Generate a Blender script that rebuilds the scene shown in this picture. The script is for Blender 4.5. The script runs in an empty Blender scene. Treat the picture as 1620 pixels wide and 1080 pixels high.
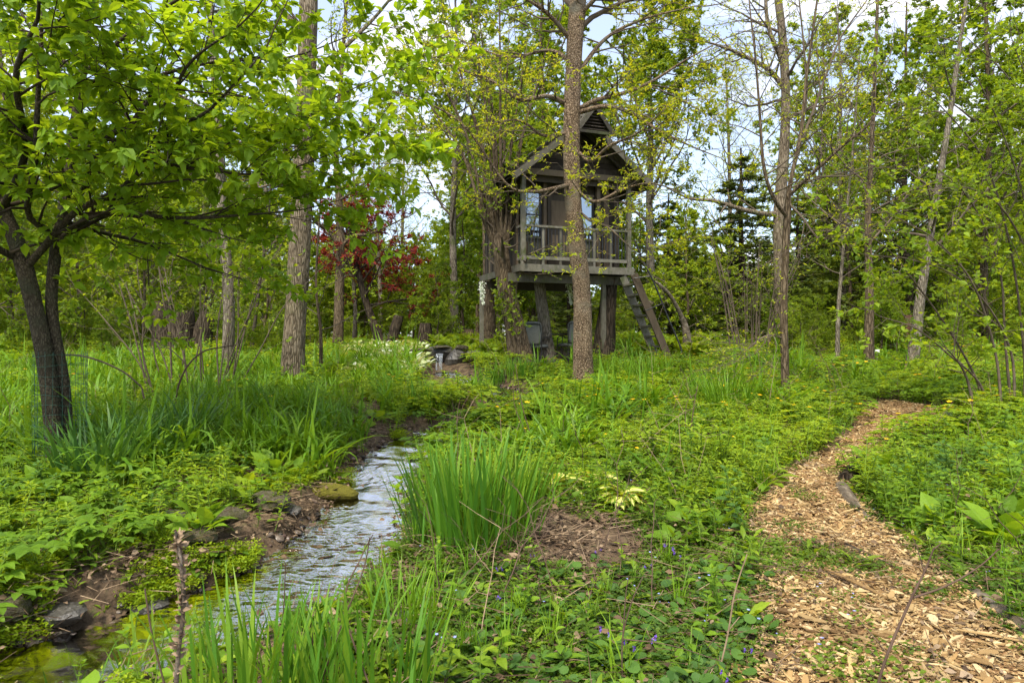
import bpy, math, random
import numpy as np
from mathutils import Vector, Matrix, Euler

# ------------------------------------------------------------------ camera, sky, sun, exposure
scn = bpy.context.scene
COL = scn.collection
R = math.radians
F = 1075.0            # focal length in photo pixels (1620 px wide)
EYE = 1.6

cam = bpy.data.cameras.new('camera'); camo = bpy.data.objects.new('camera', cam)
COL.objects.link(camo); scn.camera = camo
cam.sensor_width = 36.0; cam.lens = 36.0 * F / 1620.0
cam.clip_start = 0.05; cam.clip_end = 2000
camo.location = (0, 0, EYE); camo.rotation_euler = (R(90), 0, 0)

SUN_EL, SUN_AZ = 58.0, 200.0      # azimuth clockwise from +Y: behind the camera, a little to the left
w = bpy.data.worlds.new('World'); scn.world = w; w.use_nodes = True
nt = w.node_tree; nt.nodes.clear()
out = nt.nodes.new('ShaderNodeOutputWorld'); bg = nt.nodes.new('ShaderNodeBackground')
sky = nt.nodes.new('ShaderNodeTexSky'); sky.sky_type = 'NISHITA'; sky.sun_disc = False
sky.sun_elevation = R(SUN_EL); sky.sun_rotation = R(SUN_AZ); sky.dust_density = 1.5; sky.ozone_density = 3.0
tc = nt.nodes.new('ShaderNodeTexCoord')
mp = nt.nodes.new('ShaderNodeMapping'); mp.inputs['Scale'].default_value = (1, 1, 2.2)
nz = nt.nodes.new('ShaderNodeTexNoise'); nz.inputs['Scale'].default_value = 3.2; nz.inputs['Detail'].default_value = 9; nz.inputs['Roughness'].default_value = 0.55
rp = nt.nodes.new('ShaderNodeValToRGB'); rp.color_ramp.elements[0].position = 0.49; rp.color_ramp.elements[1].position = 0.66; rp.color_ramp.elements[0].color = (.30, .30, .30, 1)
mx = nt.nodes.new('ShaderNodeMix'); mx.data_type = 'RGBA'
mx.inputs['B'].default_value = (4.5, 4.45, 4.5, 1)      # thin bright cloud
nt.links.new(tc.outputs['Generated'], mp.inputs['Vector']); nt.links.new(mp.outputs['Vector'], nz.inputs['Vector'])
nt.links.new(nz.outputs['Fac'], rp.inputs['Fac']); nt.links.new(rp.outputs['Color'], mx.inputs['Factor'])
nt.links.new(sky.outputs['Color'], mx.inputs['A']); nt.links.new(mx.outputs['Result'], bg.inputs['Color'])
bg.inputs['Strength'].default_value = 0.135
nt.links.new(bg.outputs['Background'], out.inputs['Surface'])

sl = bpy.data.lights.new('sun', 'SUN'); so = bpy.data.objects.new('sun', sl); COL.objects.link(so)
sl.energy = 3.0; sl.angle = R(20); sl.color = (1.0, 0.92, 0.77)
sd = Vector((math.sin(R(SUN_AZ)) * math.cos(R(SUN_EL)), math.cos(R(SUN_AZ)) * math.cos(R(SUN_EL)), math.sin(R(SUN_EL))))
so.rotation_euler = sd.to_track_quat('Z', 'Y').to_euler()

vs = scn.view_settings
vs.view_transform = 'Standard'; vs.look = 'None'; vs.gamma = 1.0; vs.exposure = 1.36; vs.use_curve_mapping = False
scn.render.engine = 'CYCLES'
cy = scn.cycles
cy.max_bounces = 8; cy.diffuse_bounces = 5; cy.glossy_bounces = 2; cy.transmission_bounces = 4; cy.transparent_max_bounces = 6
cy.use_denoising = True; cy.use_adaptive_sampling = True; cy.adaptive_threshold = 0.03; cy.caustics_reflective = False; cy.caustics_refractive = False
cy.sample_clamp_indirect = 6.0

RNG = np.random.default_rng(7)
rnd = random.Random(11)

# ------------------------------------------------------------------ materials
def _nodes(name):
    m = bpy.data.materials.new(name); m.use_nodes = True
    t = m.node_tree; t.nodes.clear()
    return m, t, t.nodes, t.links

def ramp(N, cols):
    r = N.new('ShaderNodeValToRGB'); e = r.color_ramp.elements
    while len(e) < len(cols): e.new(0.5)
    for i, (p, c) in enumerate(cols):
        e[i].position = p; e[i].color = (*c, 1)
    return r

LR, LG, LB = 1.24, 1.15, 0.8
def leaf_mat(name, cols, trans=0.48, rough=0.55, spec=0.25, warm=1.25, objrand=0.5):
    m, t, N, L = _nodes(name)
    o = N.new('ShaderNodeOutputMaterial')
    g = N.new('ShaderNodeNewGeometry'); oi = N.new('ShaderNodeObjectInfo')
    mixr = N.new('ShaderNodeMix'); mixr.inputs['Factor'].default_value = objrand
    L.new(g.outputs['Random Per Island'], mixr.inputs[2]); L.new(oi.outputs['Random'], mixr.inputs[3])
    n = len(cols)
    r = ramp(N, [(0.15 + 0.7 * i / max(1, n - 1), (c[0] * LR, c[1] * LG, c[2] * LB) if c[1] > c[2] * 1.6 and c[1] > c[0] else c) for i, c in enumerate(cols)])
    nl_ = N.new('ShaderNodeTexNoise'); nl_.inputs['Scale'].default_value = 0.9; nl_.inputs['Detail'].default_value = 2
    L.new(oi.outputs['Location'], nl_.inputs['Vector'])
    ma_ = N.new('ShaderNodeMath'); ma_.operation = 'MULTIPLY_ADD'; ma_.inputs[1].default_value = 1.1; ma_.inputs[2].default_value = -0.55
    L.new(nl_.outputs['Fac'], ma_.inputs[0]); mb_ = N.new('ShaderNodeMath'); L.new(mixr.outputs[0], mb_.inputs[0]); L.new(ma_.outputs[0], mb_.inputs[1])
    L.new(mb_.outputs[0], r.inputs['Fac'])
    nz = N.new('ShaderNodeTexNoise'); nz.inputs['Scale'].default_value = 60
    hs = N.new('ShaderNodeHueSaturation')
    mr = N.new('ShaderNodeMapRange'); mr.inputs['To Min'].default_value = 0.72; mr.inputs['To Max'].default_value = 1.28
    L.new(nz.outputs['Fac'], mr.inputs['Value']); L.new(mr.outputs['Result'], hs.inputs['Value'])
    L.new(r.outputs['Color'], hs.inputs['Color'])
    p = N.new('ShaderNodeBsdfPrincipled'); p.inputs['Roughness'].default_value = rough
    p.inputs['Specular IOR Level'].default_value = spec
    L.new(hs.outputs['Color'], p.inputs['Base Color'])
    tr = N.new('ShaderNodeBsdfTranslucent')
    h2 = N.new('ShaderNodeMix'); h2.data_type = 'RGBA'; h2.blend_type = 'MULTIPLY'; h2.inputs['Factor'].default_value = 1
    h2.inputs['B'].default_value = (1.5 * warm, 1.5, 0.6, 1)
    L.new(hs.outputs['Color'], h2.inputs['A']); L.new(h2.outputs['Result'], tr.inputs['Color'])
    ms = N.new('ShaderNodeMixShader'); ms.inputs['Fac'].default_value = trans
    L.new(p.outputs['BSDF'], ms.inputs[1]); L.new(tr.outputs['BSDF'], ms.inputs[2])
    L.new(ms.outputs['Shader'], o.inputs['Surface'])
    return m

def noise_mat(name, cols, scale=8, stretch=(1, 1, 1), rough=0.85, bump=0.3, detail=8, bscale=None, spec=0.2, moss=None, island=0.0, coord='Object', dist=0.02, patch=0.0):
    m, t, N, L = _nodes(name)
    o = N.new('ShaderNodeOutputMaterial'); tcn = N.new('ShaderNodeTexCoord'); mpn = N.new('ShaderNodeMapping')
    mpn.inputs['Scale'].default_value = stretch
    L.new(tcn.outputs[coord], mpn.inputs['Vector'])
    n1 = N.new('ShaderNodeTexNoise'); n1.inputs['Scale'].default_value = scale; n1.inputs['Detail'].default_value = detail; n1.inputs['Roughness'].default_value = 0.65
    L.new(mpn.outputs['Vector'], n1.inputs['Vector'])
    fac = n1.outputs['Fac']
    if island:
        g = N.new('ShaderNodeNewGeometry'); oi = N.new('ShaderNodeObjectInfo')
        ad = N.new('ShaderNodeMath'); ad.operation = 'ADD'
        L.new(g.outputs['Random Per Island'], ad.inputs[0]); L.new(oi.outputs['Random'], ad.inputs[1])
        fr = N.new('ShaderNodeMath'); fr.operation = 'FRACT'; L.new(ad.outputs[0], fr.inputs[0])
        mi = N.new('ShaderNodeMix'); mi.inputs['Factor'].default_value = island
        L.new(fac, mi.inputs[2]); L.new(fr.outputs[0], mi.inputs[3]); fac = mi.outputs[0]
    n = len(cols)
    r = ramp(N, [((0.30 + 0.4 * i / max(1, n - 1)) if not island else (0.12 + 0.76 * i / max(1, n - 1)), c) for i, c in enumerate(cols)])
    L.new(fac, r.inputs['Fac'])
    colo = r.outputs['Color']
    if moss:
        gm = N.new('ShaderNodeNewGeometry'); sx = N.new('ShaderNodeSeparateXYZ'); L.new(gm.outputs['Normal'], sx.inputs[0])
        n3 = N.new('ShaderNodeTexNoise'); n3.inputs['Scale'].default_value = moss[2]; n3.inputs['Detail'].default_value = 5
        L.new(tcn.outputs[coord], n3.inputs['Vector'])
        r3 = ramp(N, [(moss[1], (0, 0, 0)), (moss[1] + 0.18, (1, 1, 1))]); L.new(n3.outputs['Fac'], r3.inputs['Fac'])
        mm = N.new('ShaderNodeMix'); mm.data_type = 'RGBA'; mm.inputs['B'].default_value = (*moss[0], 1)
        L.new(r3.outputs['Color'], mm.inputs['Factor']); L.new(colo, mm.inputs['A']); colo = mm.outputs['Result']
    if patch:      # damp, trodden patches over the whole surface
        ol = N.new('ShaderNodeObjectInfo'); n5 = N.new('ShaderNodeTexNoise'); n5.inputs['Scale'].default_value = 2.3; n5.inputs['Detail'].default_value = 4
        L.new(ol.outputs['Location'], n5.inputs['Vector']); r5 = ramp(N, [(.36, (1 - patch, 1 - patch * 1.02, 1 - patch)), (.58, (1, 1, 1))]); L.new(n5.outputs['Fac'], r5.inputs['Fac'])
        m5 = N.new('ShaderNodeMix'); m5.data_type = 'RGBA'; m5.blend_type = 'MULTIPLY'; m5.inputs['Factor'].default_value = 1; L.new(colo, m5.inputs['A']); L.new(r5.outputs['Color'], m5.inputs['B']); colo = m5.outputs['Result']
    p = N.new('ShaderNodeBsdfPrincipled'); p.inputs['Roughness'].default_value = rough; p.inputs['Specular IOR Level'].default_value = spec
    L.new(colo, p.inputs['Base Color'])
    if bump:
        b = N.new('ShaderNodeBump'); b.inputs['Strength'].default_value = bump; b.inputs['Distance'].default_value = dist
        if bscale:
            n2 = N.new('ShaderNodeTexNoise'); n2.inputs['Scale'].default_value = bscale; n2.inputs['Detail'].default_value = 6
            L.new(mpn.outputs['Vector'], n2.inputs['Vector']); L.new(n2.outputs['Fac'], b.inputs['Height'])
        else:
            L.new(n1.outputs['Fac'], b.inputs['Height'])
        L.new(b.outputs['Normal'], p.inputs['Normal'])
    L.new(p.outputs['BSDF'], o.inputs['Surface'])
    return m

def bark_mat(name, cols, moss=None, scale=7.0, bump=1.0, zs=0.16):
    m, t, N, L = _nodes(name)
    o = N.new('ShaderNodeOutputMaterial'); tcn = N.new('ShaderNodeTexCoord'); mpn = N.new('ShaderNodeMapping')
    mpn.inputs['Scale'].default_value = (1, 1, zs)
    L.new(tcn.outputs['Object'], mpn.inputs['Vector'])
    v = N.new('ShaderNodeTexVoronoi'); v.feature = 'DISTANCE_TO_EDGE'; v.inputs['Scale'].default_value = scale * 4.5
    n0 = N.new('ShaderNodeTexNoise'); n0.inputs['Scale'].default_value = 9; n0.inputs['Detail'].default_value = 4
    L.new(mpn.outputs['Vector'], n0.inputs['Vector'])
    ad = N.new('ShaderNodeMix'); ad.data_type = 'VECTOR'; ad.inputs['Factor'].default_value = 0.06
    L.new(mpn.outputs['Vector'], ad.inputs[4]); L.new(n0.outputs['Color'], ad.inputs[5])
    L.new(ad.outputs[1], v.inputs['Vector'])
    n1 = N.new('ShaderNodeTexNoise'); n1.inputs['Scale'].default_value = scale * 3; n1.inputs['Detail'].default_value = 9; n1.inputs['Roughness'].default_value = 0.7
    L.new(mpn.outputs['Vector'], n1.inputs['Vector'])
    n4 = N.new('ShaderNodeTexNoise'); n4.inputs['Scale'].default_value = 2.2; n4.inputs['Detail'].default_value = 4
    L.new(tcn.outputs['Object'], n4.inputs['Vector'])
    a = N.new('ShaderNodeMath'); a.operation = 'MULTIPLY_ADD'; a.inputs[1].default_value = 1.2
    mr = N.new('ShaderNodeMapRange'); mr.inputs['From Max'].default_value = 0.25; mr.inputs['To Max'].default_value = 0.35
    L.new(v.outputs['Distance'], mr.inputs['Value'])
    L.new(mr.outputs['Result'], a.inputs[0]); L.new(n1.outputs['Fac'], a.inputs[2])
    b2 = N.new('ShaderNodeMath'); b2.operation = 'MULTIPLY_ADD'; b2.inputs[1].default_value = 0.6; b2.inputs[2].default_value = -0.3
    L.new(n4.outputs['Fac'], b2.inputs[0])
    a2 = N.new('ShaderNodeMath'); L.new(a.outputs[0], a2.inputs[0]); L.new(b2.outputs[0], a2.inputs[1])
    n = len(cols); r = ramp(N, [(0.38 + 0.55 * i / (n - 1), c) for i, c in enumerate(cols)])
    L.new(a2.outputs[0], r.inputs['Fac']); colo = r.outputs['Color']
    if moss:
        n3 = N.new('ShaderNodeTexNoise'); n3.inputs['Scale'].default_value = moss[2]; n3.inputs['Detail'].default_value = 6
        L.new(tcn.outputs['Object'], n3.inputs['Vector'])
        r3 = ramp(N, [(moss[1], (0, 0, 0)), (moss[1] + 0.15, (1, 1, 1))]); L.new(n3.outputs['Fac'], r3.inputs['Fac'])
        mm = N.new('ShaderNodeMix'); mm.data_type = 'RGBA'; mm.inputs['B'].default_value = (*moss[0], 1)
        L.new(r3.outputs['Color'], mm.inputs['Factor']); L.new(colo, mm.inputs['A']); colo = mm.outputs['Result']
    p = N.new('ShaderNodeBsdfPrincipled'); p.inputs['Roughness'].default_value = 0.9; p.inputs['Specular IOR Level'].default_value = 0.15
    L.new(colo, p.inputs['Base Color'])
    bu = N.new('ShaderNodeBump'); bu.inputs['Strength'].default_value = bump; bu.inputs['Distance'].default_value = 0.03
    L.new(a.outputs[0], bu.inputs['Height']); L.new(bu.outputs['Normal'], p.inputs['Normal'])
    L.new(p.outputs['BSDF'], o.inputs['Surface'])
    return m

M = {}
M['dogwood'] = leaf_mat('dogwood_leaf', [(0.08, 0.17, 0.016), (0.125, 0.24, 0.02), (0.18, 0.31, 0.026)], trans=0.55)
M['spring'] = leaf_mat('spring_leaf', [(0.10, 0.18, 0.02), (0.155, 0.25, 0.025), (0.22, 0.32, 0.03)], objrand=0.25, trans=.54)
M['fresh'] = leaf_mat('fresh_leaf', [(0.085, 0.165, 0.018), (0.125, 0.22, 0.02), (0.175, 0.28, 0.026)], objrand=0.25, trans=.54)
M['yellow'] = leaf_mat('yellow_bud_leaf', [(0.16, 0.25, 0.02), (0.25, 0.34, 0.02), (0.36, 0.42, 0.03)], objrand=0.1)
M['deep'] = leaf_mat('deep_green_leaf', [(0.03, 0.085, 0.015), (0.045, 0.12, 0.02), (0.07, 0.16, 0.022)], objrand=0.25)
M['conifer'] = leaf_mat('conifer_needle', [(0.05, 0.085, 0.028), (0.08, 0.125, 0.036), (0.12, 0.17, 0.046)], trans=0.38, objrand=0.2)
M['pine'] = leaf_mat('pine_needle', [(0.07, 0.12, 0.02), (0.10, 0.16, 0.025), (0.14, 0.21, 0.03)], trans=0.35, objrand=0.2)
M['maple'] = leaf_mat('red_maple_leaf', [(0.09, 0.015, 0.024), (0.20, 0.028, 0.034), (0.34, 0.06, 0.045)], trans=0.45, objrand=0.1)
M['weed'] = leaf_mat('weed_leaf', [(0.07, 0.15, 0.02), (0.11, 0.22, 0.02), (0.16, 0.29, 0.028)])
M['weed2'] = leaf_mat('lime_weed_leaf', [(0.11, 0.19, 0.02), (0.16, 0.27, 0.022), (0.22, 0.33, 0.03)])
M['weed3'] = leaf_mat('blue_green_weed_leaf', [(0.05, 0.12, 0.04), (0.07, 0.16, 0.04), (0.10, 0.21, 0.045)])
M['blade'] = leaf_mat('iris_blade', [(0.035, 0.11, 0.02), (0.055, 0.16, 0.02), (0.08, 0.20, 0.022), (0.14, 0.25, 0.03)], trans=0.35, rough=0.42)
M['daff'] = leaf_mat('daffodil_blade', [(0.035, 0.10, 0.03), (0.05, 0.13, 0.035), (0.075, 0.17, 0.04)], trans=0.3, rough=0.4)
M['lily'] = leaf_mat('daylily_blade', [(0.065, 0.16, 0.014), (0.10, 0.22, 0.018), (0.15, 0.28, 0.022)], trans=0.4, rough=0.45)
M['cress'] = leaf_mat('cress_leaf', [(0.13, 0.22, 0.012), (0.18, 0.29, 0.016), (0.25, 0.36, 0.02)])
M['matleaf'] = leaf_mat('speedwell_leaf', [(0.045, 0.09, 0.018), (0.075, 0.14, 0.02), (0.11, 0.19, 0.022)])
M['hosta_green'] = leaf_mat('hosta_leaf', [(0.14, 0.24, 0.03), (0.2, 0.3, 0.04)])
M['hosta_cream'] = leaf_mat('hosta_cream_stripe', [(0.45, 0.47, 0.2), (0.5, 0.52, 0.24)], trans=0.3)
M['pale'] = leaf_mat('variegated_leaf', [(0.13, 0.24, 0.06), (0.3, 0.38, 0.2), (0.5, 0.55, 0.42)], trans=0.25, objrand=0.1)
M['litter'] = noise_mat('leaf_litter', [(0.05, 0.032, 0.02), (0.13, 0.085, 0.05), (0.26, 0.19, 0.12)], scale=20, island=0.8, bump=0)
M['violet'] = leaf_mat('violet_petal', [(0.10, 0.04, 0.32), (0.16, 0.08, 0.45)], trans=0.2, warm=0.7)
M['bluepetal'] = leaf_mat('pale_blue_petal', [(0.25, 0.30, 0.75), (0.38, 0.42, 0.8)], trans=0.2, warm=0.7)
M['whitepetal'] = leaf_mat('white_petal', [(0.75, 0.75, 0.7), (0.8, 0.8, 0.78)], trans=0.2, warm=0.7)
M['yellowpetal'] = leaf_mat('yellow_petal', [(0.75, 0.42, 0.01), (0.8, 0.5, 0.01)], trans=0.2, warm=0.8)
M['bark_grey'] = bark_mat('furrowed_grey_bark', [(0.04, 0.031, 0.02), (0.135, 0.105, 0.07), (0.25, 0.205, 0.145)], moss=((0.10, 0.11, 0.045), 0.55, 1.6))
M['bark_cherry'] = bark_mat('flaky_brown_bark', [(0.04, 0.026, 0.015), (0.15, 0.105, 0.066), (0.32, 0.24, 0.16)], scale=9, bump=1.0, zs=0.5, moss=((0.17, 0.155, 0.115), 0.56, 2.2))
M['bark_dark'] = bark_mat('dark_dogwood_bark', [(0.022, 0.017, 0.011), (0.05, 0.04, 0.026), (0.09, 0.075, 0.05)], moss=((0.05, 0.05, 0.03), 0.52, 3), scale=9, bump=0.7, zs=0.5)
M['bark_pale'] = bark_mat('pale_grey_bark', [(0.05, 0.042, 0.03), (0.145, 0.122, 0.09), (0.25, 0.218, 0.165)], moss=((0.12, 0.13, 0.06), 0.56, 2), scale=7)
M['bark_brown'] = bark_mat('brown_bark', [(0.03, 0.022, 0.013), (0.085, 0.062, 0.038), (0.155, 0.118, 0.076)], scale=6)
M['bark_old'] = bark_mat('old_weathered_bark', [(0.011, 0.008, 0.006), (0.036, 0.027, 0.018), (0.075, 0.058, 0.04)], scale=4)
M['twig'] = noise_mat('twig_bark', [(0.06, 0.046, 0.032), (0.14, 0.11, 0.08)], scale=5, bump=0)
M['twig_dark'] = noise_mat('dark_twig_bark', [(0.025, 0.018, 0.012), (0.06, 0.045, 0.03)], scale=5, bump=0)
M['twig_tan'] = noise_mat('dry_tan_stem', [(0.14, 0.095, 0.06), (0.30, 0.22, 0.14)], scale=12, bump=0)
M['dry_dark'] = noise_mat('dry_dark_stem', [(0.05, 0.03, 0.022), (0.13, 0.085, 0.06)], scale=12, bump=0)
M['stem'] = leaf_mat('green_stem', [(0.08, 0.15, 0.025), (0.12, 0.2, 0.03)], trans=0.1)
M['soil'] = noise_mat('woodland_soil', [(0.022, 0.015, 0.009), (0.055, 0.037, 0.022), (0.12, 0.082, 0.05), (0.06, 0.075, 0.02)], scale=7, detail=12, bump=0.8, bscale=26, dist=0.04)
M['chip'] = noise_mat('wood_chip', [(0.09, 0.05, 0.02), (0.27, 0.168, 0.066), (0.42, 0.292, 0.13), (0.56, 0.43, 0.24)], scale=30, island=0.7, patch=.4, bump=0.2)
M['chipbed'] = noise_mat('wood_chip_bed', [(0.08, 0.042, 0.018), (0.26, 0.145, 0.06), (0.50, 0.32, 0.16)], scale=34, detail=6, bump=1.0, dist=0.03)
M['rock'] = noise_mat('mossy_stone', [(0.028, 0.024, 0.016), (0.08, 0.068, 0.045), (0.15, 0.13, 0.09)], scale=9, bump=1.0, dist=.03, moss=((0.06, 0.06, 0.018), 0.47, 5))
M['rockdark'] = noise_mat('wet_dark_stone', [(0.02, 0.018, 0.015), (0.05, 0.046, 0.04), (0.10, 0.092, 0.08)], scale=6, bump=0.6, rough=0.4, spec=0.5)
M['mossrock'] = noise_mat('moss_cushion', [(0.06, 0.055, 0.01), (0.13, 0.12, 0.015), (0.19, 0.17, 0.02)], scale=25, bump=1.0)
M['pebble'] = noise_mat('stream_pebble', [(0.018, 0.015, 0.012), (0.05, 0.038, 0.028), (0.10, 0.058, 0.042), (0.13, 0.105, 0.08)], scale=10, island=0.8, bump=0.15, rough=0.3, spec=0.5)
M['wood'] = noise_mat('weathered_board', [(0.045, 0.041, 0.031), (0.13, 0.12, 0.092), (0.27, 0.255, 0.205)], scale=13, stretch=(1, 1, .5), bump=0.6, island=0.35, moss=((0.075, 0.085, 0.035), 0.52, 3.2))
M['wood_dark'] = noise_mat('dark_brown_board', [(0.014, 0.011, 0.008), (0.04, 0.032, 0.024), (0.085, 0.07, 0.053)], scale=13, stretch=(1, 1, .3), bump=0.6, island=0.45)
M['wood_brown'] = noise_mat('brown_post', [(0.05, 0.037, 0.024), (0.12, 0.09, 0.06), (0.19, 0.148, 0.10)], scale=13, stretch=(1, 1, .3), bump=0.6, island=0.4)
M['shingle'] = noise_mat('mossy_roof_board', [(0.022, 0.02, 0.015), (0.06, 0.054, 0.042), (0.12, 0.11, 0.086)], scale=13, bump=0.6, island=0.5, moss=((0.06, 0.07, 0.03), 0.5, 2))
M['deadwood'] = noise_mat('grey_dead_wood', [(0.035, 0.027, 0.018), (0.12, 0.096, 0.068), (0.25, 0.21, 0.16)], scale=12, stretch=(1, .35, 1), bump=1.0, dist=.03, moss=((.05, .055, .02), .56, 6))
def simple(name, col, rough=0.5, metal=0.0, spec=0.5):
    m, t, N, L = _nodes(name)
    o = N.new('ShaderNodeOutputMaterial'); p = N.new('ShaderNodeBsdfPrincipled')
    p.inputs['Base Color'].default_value = (*col, 1); p.inputs['Roughness'].default_value = rough
    p.inputs['Metallic'].default_value = metal; p.inputs['Specular IOR Level'].default_value = spec
    L.new(p.outputs['BSDF'], o.inputs['Surface']); return m
M['iron'] = simple('black_iron', (0.015, 0.015, 0.016), 0.45)
M['cushion'] = noise_mat('grey_cushion', [(0.11, 0.118, 0.105), (0.16, 0.168, 0.15)], scale=30, bump=0.1)
M['tabletop'] = noise_mat('tan_tabletop', [(0.2, 0.15, 0.09), (0.3, 0.23, 0.15)], scale=10, bump=0)
M['wire'] = simple('green_wire', (0.012, 0.07, 0.05), 0.4)
M['glass'] = simple('window_glass', (0.32, 0.35, 0.38), 0.03, 1.0, 1.0)
M['rust'] = noise_mat('rusty_metal', [(0.06, 0.03, 0.02), (0.14, 0.07, 0.045)], scale=20)
M['signwhite'] = simple('white_tag', (0.75, 0.75, 0.74), 0.5)
def water_mat(name, bumpd, scale):
    m, t, N, L = _nodes(name)
    o = N.new('ShaderNodeOutputMaterial'); fr = N.new('ShaderNodeFresnel'); fr.inputs['IOR'].default_value = 1.33
    gl = N.new('ShaderNodeBsdfGlossy'); gl.inputs['Roughness'].default_value = 0.04; gl.inputs['Color'].default_value = (0.94, 0.91, 0.86, 1)
    tr = N.new('ShaderNodeBsdfTransparent'); tr.inputs['Color'].default_value = (0.8, 0.73, 0.58, 1)
    tcn = N.new('ShaderNodeTexCoord'); n = N.new('ShaderNodeTexNoise'); n.inputs['Scale'].default_value = scale; n.inputs['Detail'].default_value = 3
    L.new(tcn.outputs['Object'], n.inputs['Vector'])
    b = N.new('ShaderNodeBump'); b.inputs['Strength'].default_value = 1; b.inputs['Distance'].default_value = bumpd
    L.new(n.outputs['Fac'], b.inputs['Height'])
    L.new(b.outputs['Normal'], fr.inputs['Normal']); L.new(b.outputs['Normal'], gl.inputs['Normal'])
    ms = N.new('ShaderNodeMixShader'); L.new(fr.outputs['Fac'], ms.inputs[0]); L.new(tr.outputs['BSDF'], ms.inputs[1]); L.new(gl.outputs['BSDF'], ms.inputs[2])
    L.new(ms.outputs['Shader'], o.inputs['Surface']); return m
M['water'] = water_mat('stream_water', 0.0012, 60)
def fall_mat():
    m, t, N, L = _nodes('falling_water')
    o = N.new('ShaderNodeOutputMaterial'); tr = N.new('ShaderNodeBsdfTransparent'); d = N.new('ShaderNodeBsdfPrincipled')
    d.inputs['Base Color'].default_value = (0.42, 0.46, 0.5, 1); d.inputs['Roughness'].default_value = 0.2
    tcn = N.new('ShaderNodeTexCoord'); mpn = N.new('ShaderNodeMapping'); mpn.inputs['Scale'].default_value = (22, 22, 1.5)
    n = N.new('ShaderNodeTexNoise'); n.inputs['Scale'].default_value = 1.6; n.inputs['Detail'].default_value = 3
    L.new(tcn.outputs['Object'], mpn.inputs['Vector']); L.new(mpn.outputs['Vector'], n.inputs['Vector'])
    r = ramp(N, [(0.40, (.04, .04, .04)), (0.68, (.75, .75, .75))]); L.new(n.outputs['Fac'], r.inputs['Fac'])
    ms = N.new('ShaderNodeMixShader'); L.new(r.outputs['Color'], ms.inputs[0]); L.new(tr.outputs['BSDF'], ms.inputs[1]); L.new(d.outputs['BSDF'], ms.inputs[2])
    L.new(ms.outputs['Shader'], o.inputs['Surface']); return m
M['fall'] = fall_mat()

# ------------------------------------------------------------------ mesh helpers
class MB:
    """collects vertices and faces (with material slots) for one mesh"""
    def __init__(s): s.V = []; s.F3 = []; s.F4 = []; s.m3 = []; s.m4 = []; s.n = 0
    def add(s, V, F3=None, F4=None, mi=0):
        V = np.asarray(V, np.float32).reshape(-1, 3)
        if F3 is not None and len(F3):
            F3 = np.asarray(F3, np.int32).reshape(-1, 3); s.F3.append(F3 + s.n); s.m3.append(np.full(len(F3), mi, np.int32))
        if F4 is not None and len(F4):
            F4 = np.asarray(F4, np.int32).reshape(-1, 4); s.F4.append(F4 + s.n); s.m4.append(np.full(len(F4), mi, np.int32))
        s.V.append(V); s.n += len(V)
    def mesh(s, name, mats, smooth=False):
        me = bpy.data.meshes.new(name)
        V = np.concatenate(s.V) if s.V else np.zeros((0, 3), np.float32)
        f3 = np.concatenate(s.F3) if s.F3 else np.zeros((0, 3), np.int32)
        f4 = np.concatenate(s.F4) if s.F4 else np.zeros((0, 4), np.int32)
        m3 = np.concatenate(s.m3) if s.m3 else np.zeros(0, np.int32)
        m4 = np.concatenate(s.m4) if s.m4 else np.zeros(0, np.int32)
        me.vertices.add(len(V)); me.vertices.foreach_set('co', V.ravel())
        idx = np.concatenate([f3.ravel(), f4.ravel()]).astype(np.int32)
        st = np.concatenate([np.arange(len(f3)) * 3, len(f3) * 3 + np.arange(len(f4)) * 4]).astype(np.int32)
        me.loops.add(len(idx)); me.loops.foreach_set('vertex_index', idx)
        me.polygons.add(len(st)); me.polygons.foreach_set('loop_start', st)
        if not isinstance(mats, (list, tuple)): mats = [mats]
        for m in mats: me.materials.append(m)
        me.polygons.foreach_set('material_index', np.concatenate([m3, m4]))
        me.polygons.foreach_set('use_smooth', np.full(len(st), bool(smooth)))
        me.update(calc_edges=True)
        return me
    def obj(s, name, mats, parent=None, smooth=False, **props):
        return link(name, s.mesh(name, mats, smooth), parent, **props)

def link(name, data, parent=None, loc=None, rot=None, scale=None, **props):
    o = bpy.data.objects.new(name, data); COL.objects.link(o)
    if parent is not None: o.parent = parent
    if loc is not None: o.location = loc
    if rot is not None: o.rotation_euler = rot
    if scale is not None: o.scale = scale
    for k, v in props.items(): o[k] = v
    return o

def empty(name, loc=(0, 0, 0), rot=(0, 0, 0), **props):
    return link(name, None, None, loc, rot, **props)

def copy_tree(o, parent=None, **props):
    c = o.copy(); COL.objects.link(c); c.parent = parent
    for k, v in props.items(): c[k] = v
    for ch in [k for k in bpy.data.objects if k.parent == o]: copy_tree(ch, c)
    return c

BOXF = [(0, 3, 2, 1), (4, 5, 6, 7), (0, 1, 5, 4), (1, 2, 6, 5), (2, 3, 7, 6), (3, 0, 4, 7)]
def boxv(x0, x1, y0, y1, z0, z1):
    return np.array([(x0, y0, z0), (x1, y0, z0), (x1, y1, z0), (x0, y1, z0), (x0, y0, z1), (x1, y0, z1), (x1, y1, z1), (x0, y1, z1)], np.float32)

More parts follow.
